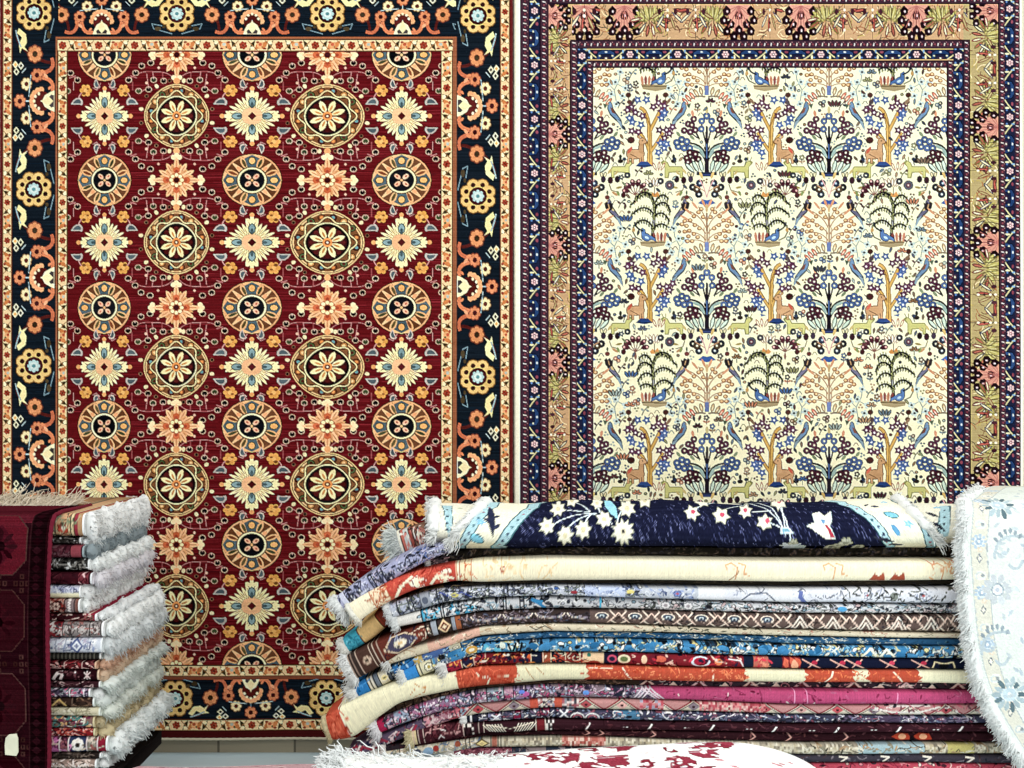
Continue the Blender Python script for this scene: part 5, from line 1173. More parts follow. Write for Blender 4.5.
left_rug(708, 716.5, 96, lambda s: s.seg(-80, 110, 'c8c0a4').scroll(45, 94, ['b0a888', 'd8d2bc', '9a9078'], 50, 1, 1.6).bars([76], '8a8468', .9), 'plain cream folded rug between the brown chevron and the multicoloured one', 57, ('dfe4da', .07, 900, .0016, dict(up=.0, fall=.8)))
def l18(s): s.seg(-80, 110, '8a6a60').scroll(45, 88, ['b84a44', '5a8a84', 'e0d8c8', '4a2c30', '8a3a5a', 'd8a87a'], 90, 1.6, 2.6)
left_rug(717, 728.5, 90, l18, 'multicoloured folded rug in red, teal and cream with beige tassels', 58, ('cdbd98', .065, 800, .0016, dict(up=.1, fall=.7)))
left_rug(729, 737.5, 90, lambda s: s.seg(-80, 110, 'a82c30').scroll(45, 88, ['d86a5c', '7a1c22', 'e0a8a0', '5a2a34'], 70, 1.2, 1.8), 'bright red folded rug above the one with big pale daisies', 59, ('d8c8a0', .07, 700, .0016, dict(up=.0, fall=.8)))
def l20(s): s.seg(-80, 110, '6a4a5c').seg(48, 59, 'c06aa0').seg(59, 68, '9a5a64').seg(68, 85, '3c4670').seg(86, 97, '8a8478').seg(97, 110, 'a8243c'); s.star8(77, 'e8ddd4', 'efe6dc', '4a3a34', 6.4); s.scroll(46, 68, ['d890b8', '7a3a5c', 'c8a8a0', '5a2a3c'], 40, 1.2, 2.2); s.scroll(86, 98, ['6a5a54', 'c8b8a8', '9a5a54'], 20); s.bars([59, 68, 86, 96.5], 'd8c8c8', 1.4)
left_rug(738, 753.5, 102, l20, 'navy and pink folded rug with big pale daisies near the bottom of the fringed stack', 60, ('f4f8f6', .085, 1700, .0018, dict(up=.1, fall=.75)))
left_rug(754, 759.5, 96, lambda s: s.seg(-80, 110, '3a302c').scroll(45, 94, ['54463e', '241d1a', '7a6a60'], 50, 1, 1.2), 'thin dark brown folded rug right beneath the daisy one', 61, ('eef2f0', .05, 500, .0017, dict(up=.0, fall=.8)), .008)
left_rug(760, 769, 92, lambda s: s.seg(-80, 110, '9a8478').scroll(45, 90, ['d8c4b8', '6a544c', 'b8988c', 'e6d8d0'], 70, 1.1, 1.7), 'dusty beige folded rug, last of the fringed stack before the black one', 62, ('f2f4f2', .06, 900, .0017, dict(up=.0, fall=.7)))
left_rug(769.5, 786, 116, lambda s: s.seg(-80, 130, '2c2523').scroll(45, 118, ['4a3432', '1a1615', '5a4440'], 60), 'blackish folded rug sticking out beneath the whole fringed stack', 63, None, .01, depth=.36)

# ---- wine-red rug draped over the fringed stack
def drape_profile(secs, n):
    """arc-length resampled profile of (distance, height) points"""
    p = np.array(secs, float); t = np.concatenate([[0], np.cumsum(np.hypot(*np.diff(p, axis=0).T))])
    u = np.linspace(0, t[-1], n); d = np.interp(u, t, p[:, 0]); z = np.interp(u, t, p[:, 1])
    k = np.hanning(11); k /= k.sum()
    def sm(a):
        q = np.concatenate([2 * a[0] - a[5:0:-1], a, 2 * a[-1] - a[-2:-7:-1]]); return np.convolve(q, k, 'same')[5:-5]
    return sm(d), sm(z), u
K3 = FD / FPX
n = 520
d_, z_, u_ = drape_profile([(3.34, .913), (3.25, .915), (3.12, .919), (3.07, .914), (3.052, .895), (3.046, .86), (3.04, .5), (3.035, .235)], n)
scale = 1 / (3.05 / FPX)
m0 = int(np.argmax(z_)); front_u = float(np.interp(-.905, -z_[m0:], u_[m0:]))           # where the drape turns down
yv = (u_ - front_u) * scale + 513                      # frame rows on the hanging face, continued over the top
H_ = n; W_px = np.arange(-70, 51.2, .8)
c = Weave(-72, float(yv[0]) - 4, 54, float(yv[-1]) + 4, 1.6, '2c0810')
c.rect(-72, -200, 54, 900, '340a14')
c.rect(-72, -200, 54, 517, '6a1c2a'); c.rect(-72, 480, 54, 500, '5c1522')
for k, yy in enumerate((541, 617, 700, 780)):
    for xx in (-52, 1):
        o = [(xx - 27, yy - 22), (xx - 14, yy - 33), (xx + 14, yy - 33), (xx + 27, yy - 18), (xx + 27, yy + 14), (xx + 14, yy + 29), (xx - 14, yy + 29), (xx - 27, yy + 18)]
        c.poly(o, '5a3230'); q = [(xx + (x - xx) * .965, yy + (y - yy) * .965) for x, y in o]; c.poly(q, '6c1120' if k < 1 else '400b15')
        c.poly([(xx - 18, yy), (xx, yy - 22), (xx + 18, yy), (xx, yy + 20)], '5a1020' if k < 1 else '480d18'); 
        for q2 in range(8): c.petal(xx, yy, q2 * PI/4, 4, 18, 5, '3c0a14')
        c.ell(xx, yy, 5, 5, '24060c')
for yy in (578, 658, 740):
    for xx in (-52, -26, 1, 24):
        for a, b in ((-6, 0), (6, 0), (0, -7), (0, 7), (0, 0)): c.rect(xx + a - 2, yy + b - 2.4, xx + a + 2, yy + b + 2.4, '4a2422', .04); c.rect(xx + a - 1, yy + b - 1.2, xx + a + 1, yy + b + 1.2, '2e0810')
c.rect(31, -200, 46, 900, '22070c')
for yy in range(int(yv[0]), int(yv[-1]), 9): c.poly([(33, yy), (38, yy - 4), (43, yy), (38, yy + 4)], '360c16'); c.line([(31, yy - 4), (46, yy - 4)], .7, '1a0408')
c.line([(31, -200), (31, 900)], 1, '421a20'); c.rect(46, -200, 49, 900, '3a0a14'); c.rect(49, -200, 54, 900, '5c1220')
c.abrash(-72, float(yv[0]), 48, 800, .3, '5c1422', 160, 30)
Cc = c.done(.09, .03, .8, .2, .92) * .86
ri = np.clip((yv - c.y0) * c.r, 0, Cc.shape[0] - 1).astype(int); ci = np.clip((W_px - c.x0) * c.r, 0, Cc.shape[1] - 1).astype(int)
P = np.empty((n, len(W_px), 3))
P[..., 0] = (wx(W_px, 3.05))[None, :] + (.004 * np.sin(u_ * 9))[:, None]
wv = .006 * np.sin(W_px / 26.0)[None, :] * np.clip((.9 - z_) / .4, 0, 1)[:, None]
P[..., 1] = wy(d_)[:, None] - wv; P[..., 2] = z_[:, None]
wine = thing('draped_rug', (wx(-10, 3.05), wy(3.04), .235), 'wine-red rug with octagon motifs draped down the fringed stack, paper tag attached', 'rug')
sheet('rug_body', P, Cc[np.ix_(ri, ci)], (0, .007, -.003), WOOL, wine)
q = P[::3, -1].copy(); cord('selvedge', q, .0055, plain('crimson_yarn', '68182a', .95, .2, 150), wine)
out = []
for _ in range(900):
    px = rnd.uniform(-70, 30); p = np.array([wx(px, 3.05) * 1.0, wy(3.335) + rnd.uniform(-.02, .01), .911])
    out.append((p, np.array([rnd.gauss(.3, .3), rnd.uniform(.8, 1.1), rnd.uniform(.02, .12)]), rnd.uniform(.05, .10), .02))
strands('fringe', out, cotton('e9dcc6'), wine, .002)
# paper tag
tv = []
tw, th_ = wx(26, 3.03) - wx(6, 3.03), .058
cxy = (wx(12.5, 3.03), wz(744, 3.03))
pts2 = [(-.017, -.026), (.011, -.029), (.016, -.020), (.017, .016), (.013, .028), (-.006, .026), (-.014, .018), (-.018, .0)]
V = []
for yy in (wy(3.026), wy(3.0285)):
    for x, z in pts2: V.append((cxy[0] + x, yy - .004 * (z > .01), cxy[1] + z))
V = np.array(V) - np.array(wine.location); m_ = len(pts2); k = np.arange(m_)
tg = link('paper_tag', mesh_raw('paper_tag', V, [np.arange(m_)[None], np.arange(2*m_ - 1, m_ - 1, -1)[None], np.stack([k, k + m_, (k + 1) % m_ + m_, (k + 1) % m_], 1)], plain('tag_paper', 'e4e2c8', .8, .08, 30), smooth=False), wine)
tg['label'] = 'blank cream paper tag'

# ================================================================ top of the wide pile: oval navy rug over a cream bordered one
SEC = [(3.62, .872), (3.5, .902), (3.25, .925), (3.17, .918), (3.12, .895), (3.097, .866), (3.103, .845), (3.135, .832)]
d1, z1, u1 = drape_profile(SEC, 150)
ymap = 384 + (CAMZ - z1) * FPX / d1            # frame row of each profile point seen from the front
def prof(y):                                    # frame row -> profile index, on the rounded front
    i0 = int(np.argmin(ymap)); 
    return float(np.interp(y, ymap[i0:], np.arange(i0, len(ymap))))
def tt(x, y):                                   # a point of the design: (metres across * 387, arc length * 387)
    i = prof(y); d = np.interp(i, np.arange(len(d1)), d1); u = np.interp(i, np.arange(len(u1)), u1)
    return (wx(x, d) / K3 + 512, u / K3)
def dome(name, xl, xr, paint, label, off, seed, nx=760, dz=0.0):
    """xl, xr: functions of the profile fraction giving the ends of the rug"""
    r = random.Random(seed)
    a = np.linspace(0, 1, nx); us = u1 / K3
    c = Weave(400, -4, 1000, float(us[-1]) + 8, 1.7, 'e9e2c8')
    paint(c); C = c.done(.05, .02)
    L_ = np.array([xl(y) for y in ymap]); R_ = np.array([xr(y) for y in ymap])
    Xp = L_[:, None] + (R_ - L_)[:, None] * a[None]
    X = (Xp - 512) * d1[:, None] / FPX
    # outward normal of the profile
    td = np.gradient(d1); tz = np.gradient(z1); ln = np.hypot(td, tz); nd, nz = tz / ln, -td / ln
    wob = .004 * np.sin(X * 9 + seed) + .003 * np.sin(X * 23 + seed * 2)
    P = np.empty(X.shape + (3,))
    P[..., 0] = X; P[..., 1] = (wy(d1) + nd * off)[:, None] + wob * .4; P[..., 2] = (z1 + nz * off + dz)[:, None] + wob * np.clip((z1 - .83) / .06, 0, 1)[:, None]
    ri = np.clip((us - c.y0) * c.r, 0, C.shape[0] - 1).astype(int)
    ci = np.clip((X / K3 + 512 - c.x0) * c.r, 0, C.shape[1] - 1).astype(int)
    Cg = C[ri[:, None], ci]
    root = thing('folded_rug', (0.45, wy(3.3), .83), label, 'rug', RG)
    sheet('rug_body', P[::-1], Cg[::-1], (0, .02, -.008), WOOL, root)
    return root, P
def lerp(y, y0, x0, y1, x1): 
    t = (y - y0) / (y1 - y0); t = max(-.3, min(1.1, t)); return x0 + (x1 - x0) * t
LB, LBD, CRM2 = 'a6c8d0', '4a7480', 'e9e4cc'
def T(c, pts): return [tt(x, y) for x, y in pts]
def paint_cream(c):
    c.a[:] = hx('e6e2cf')
    for xb in (447, 945):
        q = T(c, [(xb - 6 if xb < 600 else xb - 4, 506), (xb + 5 if xb < 600 else xb + 6, 506), (xb + 6, 522), (xb + 3, 538), (xb + (2 if xb < 600 else -4), 540), (xb - 1 if xb < 600 else xb - 8, 528)])
        c.poly(q, LBD); c.poly([(x + (np.mean([p[0] for p in q]) - x) * .16, y) for x, y in q], LB)
        for k in range(4): x, y = tt(xb, 510 + k * 7); c.ell(x, y, 1.6, 1.6, '3a4a68')
    for p in ((925, 510), (932, 520)): x, y = tt(*p); c.petal(x, y, .9, 0, 16, 5, '34384e')
    for p in ((937, 507), (921, 502)): x, y = tt(*p); star5(c, x, y, 5, '7ab4d8', '9fd0de')
    x, y = tt(460, 508); c.ell(x, y, 3, 3, 'b8c0a0')
rt, Pc = dome('cream', lambda y: lerp(y, 503, 438, 545, 436), lambda y: 985, paint_cream, 'cream folded rug with pale blue border stripes showing beyond the navy oval one', -.006, 3, 500)
def band(c, outer, inner, col, edge):
    c.poly(T(c, outer) + T(c, inner)[::-1], edge)
    O, I = np.array(T(c, outer)), np.array(T(c, inner))
    c.poly(list(map(tuple, O + (I - O) * .12)) + list(map(tuple, (I + (O - I) * .12)))[::-1], col)
    mid = (O + I) / 2
    for k in range(len(mid) - 1):
        for f in (.25, .75):
            p = mid[k] + (mid[k+1] - mid[k]) * f; c.ell(p[0], p[1], 1.7, 1.5, ['3a4470', 'a85a6c', '55808c'][k % 3], n=6)
def paint_navy(c):
    c.a[:] = hx(CRM2)
    o_l = [(549, 502), (539, 508), (527, 517), (516, 530), (507, 541), (503, 548)]; o_r = [(822, 502), (838, 506), (856, 515), (870, 526), (880, 538), (886, 548)]
    c.poly(T(c, [(549, 498)] + o_l + [(503, 556), (886, 556)] + o_r[::-1] + [(822, 498)]), '24284a')
    c.poly([(tt(549, 502)[0], -10), (tt(822, 502)[0], -10), tt(822, 503), tt(549, 503)], '24284a')
    band(c, [(x - 13, y) for x, y in o_l], o_l, LB, LBD); band(c, [(x + 10, y) for x, y in o_r], o_r, LB, LBD)
    band(c, [(x - 54 + k, y) for k, (x, y) in enumerate(o_l)], [(x - 42 + k, y) for k, (x, y) in enumerate(o_l)], LB, LBD); band(c, [(x + 71 - k * 4, y) for k, (x, y) in enumerate(o_r)], [(x + 57 - k * 3.4, y) for k, (x, y) in enumerate(o_r)], LB, LBD)
    # cream zone motifs
    for (x, y), a, L, w, col in (((493, 537), -1.65, 44, 8, '3a4060'), ((491, 520), -.7, 12, 4, '3a4060'), ((491, 524), -2.4, 10, 4, '3a4060'), ((493, 530), -.8, 10, 4, '3a4060'), ((868, 502), 1.2, 24, 6, '3a4060'), ((868, 508), 2.2, 9, 4, '3a4060'), ((870, 510), .3, 9, 4, '3a4060'), ((897, 541), 3.4, 26, 4, '34384c'), ((905, 543), 3.3, 18, 5, '34384c'), ((890, 527), .9, 14, 5, '6aa8d0')):
        p = tt(x, y); c.petal(p[0], p[1], a, 0, L, w, col)
    for x, y in ((477, 538), (891, 519)): p = tt(x, y); c.ell(p[0], p[1], 8, 5, '3f7480', .5); c.ell(p[0], p[1], 6.6, 3.8, '7fc0d4', .5)
    for x, y in ((481, 523), (908, 527), (884, 507)): p = tt(x, y); star5(c, p[0], p[1], 5, '7fb8d8', '9fd0de')
    # navy field: short pale fibre flecks
    r = random.Random(9)
    for _ in range(900):
        x, y = r.uniform(500, 880), r.uniform(504, 545); p = tt(x, y); L = r.uniform(2, 6)
        j, i = int((p[1] - c.y0) * c.k), int((p[0] - c.x0) * c.k)
        if 0 <= j < c.a.shape[0] and 0 <= i < c.a.shape[1] and c.a[j, i, 0] < .25: c.line([p, (p[0] + L * .45, p[1] + L)], .55, r.choice(['3c4270', '4a5080', '5a6090', '30355e', '6a70a0']))
    Wf = 'eee9d4'
    def blossom(x, y, R, cc='d8cfa8', rot=0, n=6, dx=0, dot=None):
        for s_, col in ((1.14, '9a9c90'), (1.0, Wf)):
            c.poly(T(c, [(x + R * s_ * (1 if i % 2 == 0 else .64) * math.cos(rot + PI * i / n), y + R * s_ * (1 if i % 2 == 0 else .64) * math.sin(rot + PI * i / n) * .96) for i in range(2 * n)]), col, .01)
        c.poly(T(c, [(x + dx + R * .3 * math.cos(t), y - (1 if dot else 0) + R * .3 * math.sin(t)) for t in (2*PI*i/8 for i in range(8))]), dot or cc)
    def fl(x, y, R, nn=6, cc='d8cfa8', rot=0): blossom(x, y, R, cc, rot, nn); return tt(x, y)
    def st(a, b, cpt=None, w=1.5, col='c4d2dc'):
        A, B = tt(*a), tt(*b); M = tt(*cpt) if cpt else ((A[0] + B[0]) / 2, (A[1] + B[1]) / 2); c.curve(A, M, B, w, col)
    for a, b, m in (((596, 517), (553, 525), (575, 517)), ((590, 516), (562, 512), (578, 515)), ((596, 517), (566, 531), (575, 522)), ((594, 517), (584, 529), (586, 521)), ((590, 515), (573, 505), (582, 510)), ((594, 518), (612, 526), (604, 522)), ((600, 516), (597, 509), None), ((622, 512), (617, 524), None)): st(a, b, m)
    for x, y, R in ((547, 526, 8), (558, 511, 7.5), (565, 535, 8), (583, 531, 8), (572, 504, 6.5), (597, 507, 6), (604, 522, 8), (627, 511, 8.5)): blossom(x, y, R, 'd8cfa8', R, 7 if R > 7 else 6)
    p = fl(623, 532, 11, 11, 'd4ccb0'); c.ell(p[0], p[1], 1.6, 1.6, '3a3a40'); fl(645, 503, 8, 6)
    c.poly(T(c, [(603, 503.5), (610, 504), (616, 510), (618, 522), (611, 517), (605, 510)]), '8cc4d8')
    for a, b, m in (((785, 535), (748, 504), (772, 515)), ((783, 532), (697, 511), (740, 498)), ((748, 505), (722, 512), (732, 506)), ((770, 512), (752, 512), None), ((785, 535), (781, 508), (782, 520)), ((784, 530), (768, 522), (776, 526)), ((790, 540), (760, 503), (778, 516))): st(a, b, m, 1.4)
    for x, y, R, dx in ((692, 516, 7.5, 1), (721, 516, 8.5, 1), (745, 511, 7, 0), (764, 522, 8, 3), (702, 503, 7, 3), (779, 504, 8, 0)):
        blossom(x, y, R, Wf, R, 6, dx, 'dc5a74')
    for q_, L in ((-2.7, 12), (-2.2, 15), (-1.5, 16), (-.8, 14), (-.3, 11)):
        p = tt(789, 545); c.petal(p[0], p[1], q_, 0, L, 5, 'b9c0c8')
    p = tt(786, 531); c.comma(p[0], p[1], .9, .9, 'c8dce4', '7fb0c4')
    # the big lily and the pale leaves at its foot
    q = [(807, 527), (814, 523), (812, 515), (819, 513), (824, 517), (830, 512), (831, 520), (829, 527), (834, 538), (824, 537), (814, 531)]
    c.poly(T(c, [(x + (821 - x) * -.08, y) for x, y in q]), 'a8b8c0'); c.poly(T(c, q), 'e6e4d4'); c.poly(T(c, [(824, 525), (827, 526), (834, 536), (830, 537)]), 'cc4a5c'); c.poly(T(c, [(820, 521), (825, 520), (823, 526)]), '6fa0c8')
    for x, y, R in ((837, 543, 7), (845, 541, 7), (831, 545, 6), (858, 545, 6), (793, 541, 5)): p = tt(x, y); c.flower(p[0], p[1], R, 6, 'b4b2a0', '8a8a78', '8a8a78')
    p = tt(800, 546); c.ell(p[0], p[1], 6, 4, 'a8b4b8')
xl_ = lambda y: lerp(y, 503, 490, 545, 447); xr_ = lambda y: lerp(y, 503, 893, 545, 941)
rt2, Pn = dome('navy', xl_, xr_, paint_navy, 'navy folded rug with white blossoms and oval blue bands topping the wide pile', .006, 5)
def edge_fringe(root, E, outx, count, length, col, rad=.0017, up=.35, seed=1):
    r = random.Random(seed); out = []
    for _ in range(count):
        k = r.uniform(0, len(E) - 1.01); i = int(k); p = E[i] * (1 - (k - i)) + E[i + 1] * (k - i)
        out.append((p, np.array([outx * r.uniform(.5, 1.2), r.gauss(-.25, .35), r.gauss(up, .35)]), length * r.uniform(.6, 1.2), r.uniform(.2, .8)))
    A = E[::4] if len(E) > 12 else E
    core = bolster(A + np.array([outx * .008, -.002, .002]), np.tile(np.array([[float(outx), -.2, .1]]), (len(A), 1)), (.014, .011), 60, 10, .28, seed)
    strands('fringe', out, cotton(col), root, rad, core=core, clump=5)
edge_fringe(rt2, Pn[50:-8, 0], -1, 1900,   .032, 'f6f7f4', .0021, .1, 1); edge_fringe(rt2, Pn[50:-8, -1], 1, 1700, .032, 'f6f7f4', .0021, .1, 2)
edge_fringe(rt, Pc[40:-6, 0], -1, 1000, .03, 'f6f7f4', .0021, .1, 3)

# ================================================================ pale rug hanging over the far end of the wide pile
n = 560
dd, zz, uu = drape_profile([(3.62, .945), (3.3, .962), (3.16, .96), (3.09, .95), (3.055, .93), (3.045, .89), (3.035, .6), (3.03, .2)], n)
sc3 = 1 / (3.04 / FPX); fu = float(np.interp(-.93, -zz[zz.argmax():], uu[zz.argmax():]))
yv = (uu - fu) * sc3 + (384 + (CAMZ - .93) * FPX / 3.055)
EY = (250, 478, 488, 520, 545, 600, 640, 670, 695, 720, 745, 768, 790, 830); EX = (1120, 985, 974, 967, 964, 967, 970, 976, 985, 998, 1014, 1031, 1050, 1090)
ex = np.interp(yv, EY, EX)
kk = np.hanning(31); kk /= kk.sum(); ex = np.convolve(np.concatenate([np.full(15, ex[0]), ex, ex[-1] + np.arange(1, 16) * (ex[-1] - ex[-2])]), kk, 'same')[15:-15]
nw = 170; aa = np.linspace(0, 1, nw); XP = ex[:, None] + (1130 - ex)[:, None] * aa[None]
c = Weave(955, float(yv[0]) - 4, 1135, float(yv[-1]) + 4, 1.7, 'd2d9d0')
def off_edge(o): return [(float(np.interp(y, yv, ex)) + o, y) for y in np.arange(float(yv[0]), float(yv[-1]), 6)]
e1, e2, e3 = off_edge(7), off_edge(23), off_edge(60)
c.poly(e1 + e2[::-1], 'd6d3c2'); c.line(e1, 1.1, 'b4bcbc'); c.line(e2, 1.0, 'aab2b4'); c.line(e3, .9, 'aab2b4')
r = random.Random(4)
for k, yy in enumerate(np.arange(440, 790, 17.0)):
    x = float(np.interp(yy, yv, ex)) + 15
    if k % 3 == 0:
        for q in range(9): c.ell(x + 6*math.cos(q*.7), yy + 6*math.sin(q*.7), 2, 1.8, 'a8bccc', n=6)
        c.ell(x, yy, 5, 5, 'c8d4dc'); c.flower(x, yy, 4, 6, '9ab0c4', 'dfe4e4')
    elif k % 3 == 1: c.poly([(x - 3, yy), (x, yy - 5), (x + 3, yy), (x, yy + 5)], '7a8490'); c.poly([(x - 2, yy), (x, yy - 3), (x + 2, yy), (x, yy + 3)], 'eae4d0'); c.flower(x + 1, yy - 9, 3, 5, 'd8c4ac', 'e8dcc8')
    else: c.ell(x, yy, 6, 5, 'd8d8cc'); c.comma(x, yy, .7, .9, 'c0c8c8', 'e0dcc8'); c.ell(x + 2, yy, 1.8, 1.8, '8a9498')
GB, GD = 'aebcc2', '8c9ca6'
for yy, xx, kind in ((502, 1003, 0), (590, 997, 1), (545, 1015, 2), (640, 1000, 2), (694, 1008, 0), (760, 1040, 1), (590, 1055, 0), (660, 1050, 1), (430, 1010, 1)):
    if kind == 0:
        for q in range(14): t = q * 2 * PI / 14; c.petal(xx, yy, t, 6, 17 + 2 * (q % 2), 5, 'a0b4ba' if q % 3 else '5f7a84'); 
        c.ell(xx, yy, 9, 7, 'cfdada'); c.flower(xx, yy, 7, 7, 'b4c8d2', 'e0e6e2')
    elif kind == 1:
        for q in range(10): t = q * 2 * PI / 10; c.petal(xx, yy, t, 5, 16, 6.5, 'bfc6ca')
        c.ell(xx, yy, 6.6, 6.6, GD); c.ell(xx, yy, 5, 5, 'd5dade'); c.ell(xx, yy, 2.4, 2.4, 'b4bcc8')
    else:
        c.curve((xx - 20, yy + 14), (xx - 20, yy - 12), (xx + 8, yy - 8), 3, GB, 8); c.curve((xx - 18, yy + 8), (xx - 10, yy + 16), (xx - 6, yy + 4), 2.4, GB)
        for q in range(6): c.petal(xx - 16 + q * 4, yy - 2 - 8 * math.sin(q * .55), -PI/2 + (q - 3) * .25, 0, 7, 3.6, GD)
        c.curve((xx - 6, yy + 20), (xx + 2, yy + 30), (xx + 8, yy + 16), 3, GB)
for _ in range(170):
    yy = r.uniform(440, 790); xx = float(np.interp(yy, yv, ex)) + r.uniform(26, 110); c.petal(xx, yy, r.uniform(0, 6.3), 0, 8, 3.4, r.choice(['c4ccca', 'b9c4c8', 'd0d6ce', 'aebcc4']))
Cc = c.done(.03, .012, .9, .2, .8)
P = np.empty((n, nw, 3)); P[..., 0] = (XP - 512) * 3.04 / FPX
P[..., 1] = wy(dd)[:, None] - .005 * np.sin(XP / 31.0 + yv[:, None] / 90) * np.clip((.93 - zz) / .3, 0, 1)[:, None]; P[..., 2] = zz[:, None] + .003 * np.sin(XP / 23.0) * (zz > .94)[:, None]
ri = np.clip((yv - c.y0) * c.r, 0, Cc.shape[0] - 1).astype(int); ci = np.clip((XP - c.x0) * c.r, 0, Cc.shape[1] - 1).astype(int)
pale = thing('draped_rug', (1.4, wy(3.03), .2), 'ivory and pale blue-grey floral rug hanging over the wide pile, its curved edge fringed', 'rug')
sheet('rug_body', P, Cc[ri[:, None], ci], (0, .008, -.004), WOOL, pale)
out = []
i0 = int(np.argmax(zz)) - 20
for _ in range(5200):
    k = rnd.uniform(i0 + 26, n - 2); i = int(k); p = P[i, 0] + np.array([rnd.uniform(0, .006), -.002, 0])
    tx_, tz_ = P[min(i + 2, n - 1), 0, 0] - P[i - 2, 0, 0], P[min(i + 2, n - 1), 0, 2] - P[i - 2, 0, 2]; l = math.hypot(tx_, tz_) or 1
    nx_, nz_ = (tz_ / l, -tx_ / l) if zz[i] < .94 else (-1, 0)
    out.append((p, np.array([nx_ * .9, rnd.gauss(-.12, .25), nz_ * .9 + rnd.gauss(-.25, .35) + (.5 if zz[i] > .95 else 0)]), rnd.uniform(.02, .034), .3))
rows = np.arange(i0 + 22, n - 2, 6); A = P[rows, 0] + np.array([0, -.001, 0]); q = np.gradient(A, axis=0); B = np.stack([-np.abs(q[:, 2]) - np.abs(q[:, 1]) * .8, np.zeros(len(q)), -q[:, 0] * np.sign(-q[:, 2])], 1); B[:, 2] = np.where(np.abs(q[:, 2]) > np.abs(q[:, 1]), -np.abs(q[:, 0]), 0)
B /= np.linalg.norm(B, axis=1)[:, None]
strands('fringe', out, cotton('f6f8f6'), pale, .0022, clump=4, core=bolster(A + B * .008, B, (.016, .009), 150, 10, .25, 5))

# ================================================================ rugs heaped on the low bench in front
def mound(sil, dpk, label, paintfn, seed, fr=None, x0=None, front=.5, back=.16, name='folded_rug', xfr=None):
    X, Y = zip(*sil); xs = np.arange(X[0], X[-1], 1.1); ys = np.interp(xs, X, Y)
    k = np.hanning(25); k /= k.sum(); ys = np.convolve(np.concatenate([np.full(12, ys[0]), ys, np.full(12, ys[-1])]), k, 'same')[12:-12]
    zr = CAMZ - (ys - 384) * dpk / FPX
    # profile: (offset from the ridge toward the camera, drop as a share of the ridge height)
    prof = np.array([(-back - .03, -1.0), (-back - .02, -.6), (-back, -.25), (-back * .55, -.05), (0, 0), (.06, -.012), (.14, -.035), (.25, -.075), (.36, -.14), (front - .08, -.22), (front - .02, -.45), (front, -1.0)])
    t = np.concatenate([[0], np.cumsum(np.hypot(*np.diff(prof * np.array([1, .5]), axis=0).T))]); m = 520; u = np.linspace(0, t[-1], m)
    po, ph = np.interp(u, t, prof[:, 0]), np.interp(u, t, prof[:, 1])
    k2 = np.hanning(27); k2 /= k2.sum(); ph = np.convolve(np.concatenate([np.full(13, ph[0]), ph, np.full(13, ph[-1])]), k2, 'same')[13:-13]; ph -= ph.max()
    P = np.empty((m, len(xs), 3)); P[..., 0] = (wx(xs, dpk))[None]; P[..., 1] = (wy(dpk) - po)[:, None] + .01 * np.sin(xs / 40.0)[None]
    P[..., 2] = np.maximum(zr[None, :] * (1 + ph[:, None]), .022)
    c = Weave(xs[0] - 3, -5, xs[-1] + 3, float(u[-1]) * FPX / dpk + 8, 1.2, 'eeeeec'); paintfn(c, float(np.interp(0, prof[:, 0], t)) * FPX / dpk); C = c.done(.05, .02)
    ri = np.clip((u * FPX / dpk - c.y0) * c.r, 0, C.shape[0] - 1).astype(int); ci = np.clip((xs - c.x0) * c.r, 0, C.shape[1] - 1).astype(int)
    root = thing(name, (float(np.mean(P[..., 0])), float(wy(dpk) - .15), .02), label, 'rug')
    V = P.reshape(-1, 3) - np.array(root.location); nn = len(xs)
    caps = [np.arange(m)[None, :] * nn, np.arange(m)[None, ::-1] * nn + nn - 1]
    link('rug_body', mesh_raw('rug_body', V, [grid_faces(m, nn, True)] + caps, WOOL, C[np.ix_(ri, ci)].reshape(-1, 3)), root)
    if fr: strands('fringe', fr(P, m, nn), cotton('f2f5f4'), root, .0021)
    return root
def paint_rw(c, v0):
    H_ = c.a.shape[0] / c.k
    c.a[:] = hx('e2e2df'); r = random.Random(8); RD = 'a23a4c'
    for _ in range(46):
        t = r.random(); x = 470 + 345 * t ** .8; lim = 20 + 150 * max(0, (x - 520) / 290); y = v0 - 60 + r.uniform(0, 60 + lim)
        a = r.uniform(-.5, .5) + (.4 if x > 700 else -.2); L, w = r.uniform(10, 34), r.uniform(5, 13)
        pts = []
        for i in range(14):
            q = 2*PI*i/14; rr = r.uniform(.55, 1.15); px, py = L*.5*rr*math.cos(q), w*.8*rr*math.sin(q)*1.6; pts.append((x + px*math.cos(a) - py*math.sin(a), y + px*math.sin(a) + py*math.cos(a)))
        c.poly(pts, RD)
        if r.random() < .6: c.curve((x, y), (x + r.uniform(-14, 14), y + r.uniform(-10, 10)), (x + r.uniform(-30, 30), y + r.uniform(-16, 16)), 2.2, RD)
        if r.random() < .4: c.ell(x, y, 3, 4, 'f0dfdf')
    for _ in range(420): x, y = r.uniform(470, 815), r.uniform(v0 - 60, v0 + 150); c.petal(x, y, r.uniform(-.4, .6), 0, r.uniform(6, 16), 4, r.choice(['e4d4d4', 'e6e6e2', 'dce4e4', 'e2e2de', 'c08088']))
    c.abrash(330, 0, 815, H_ - 6, .5, 'd9e2e4', 700, 26)
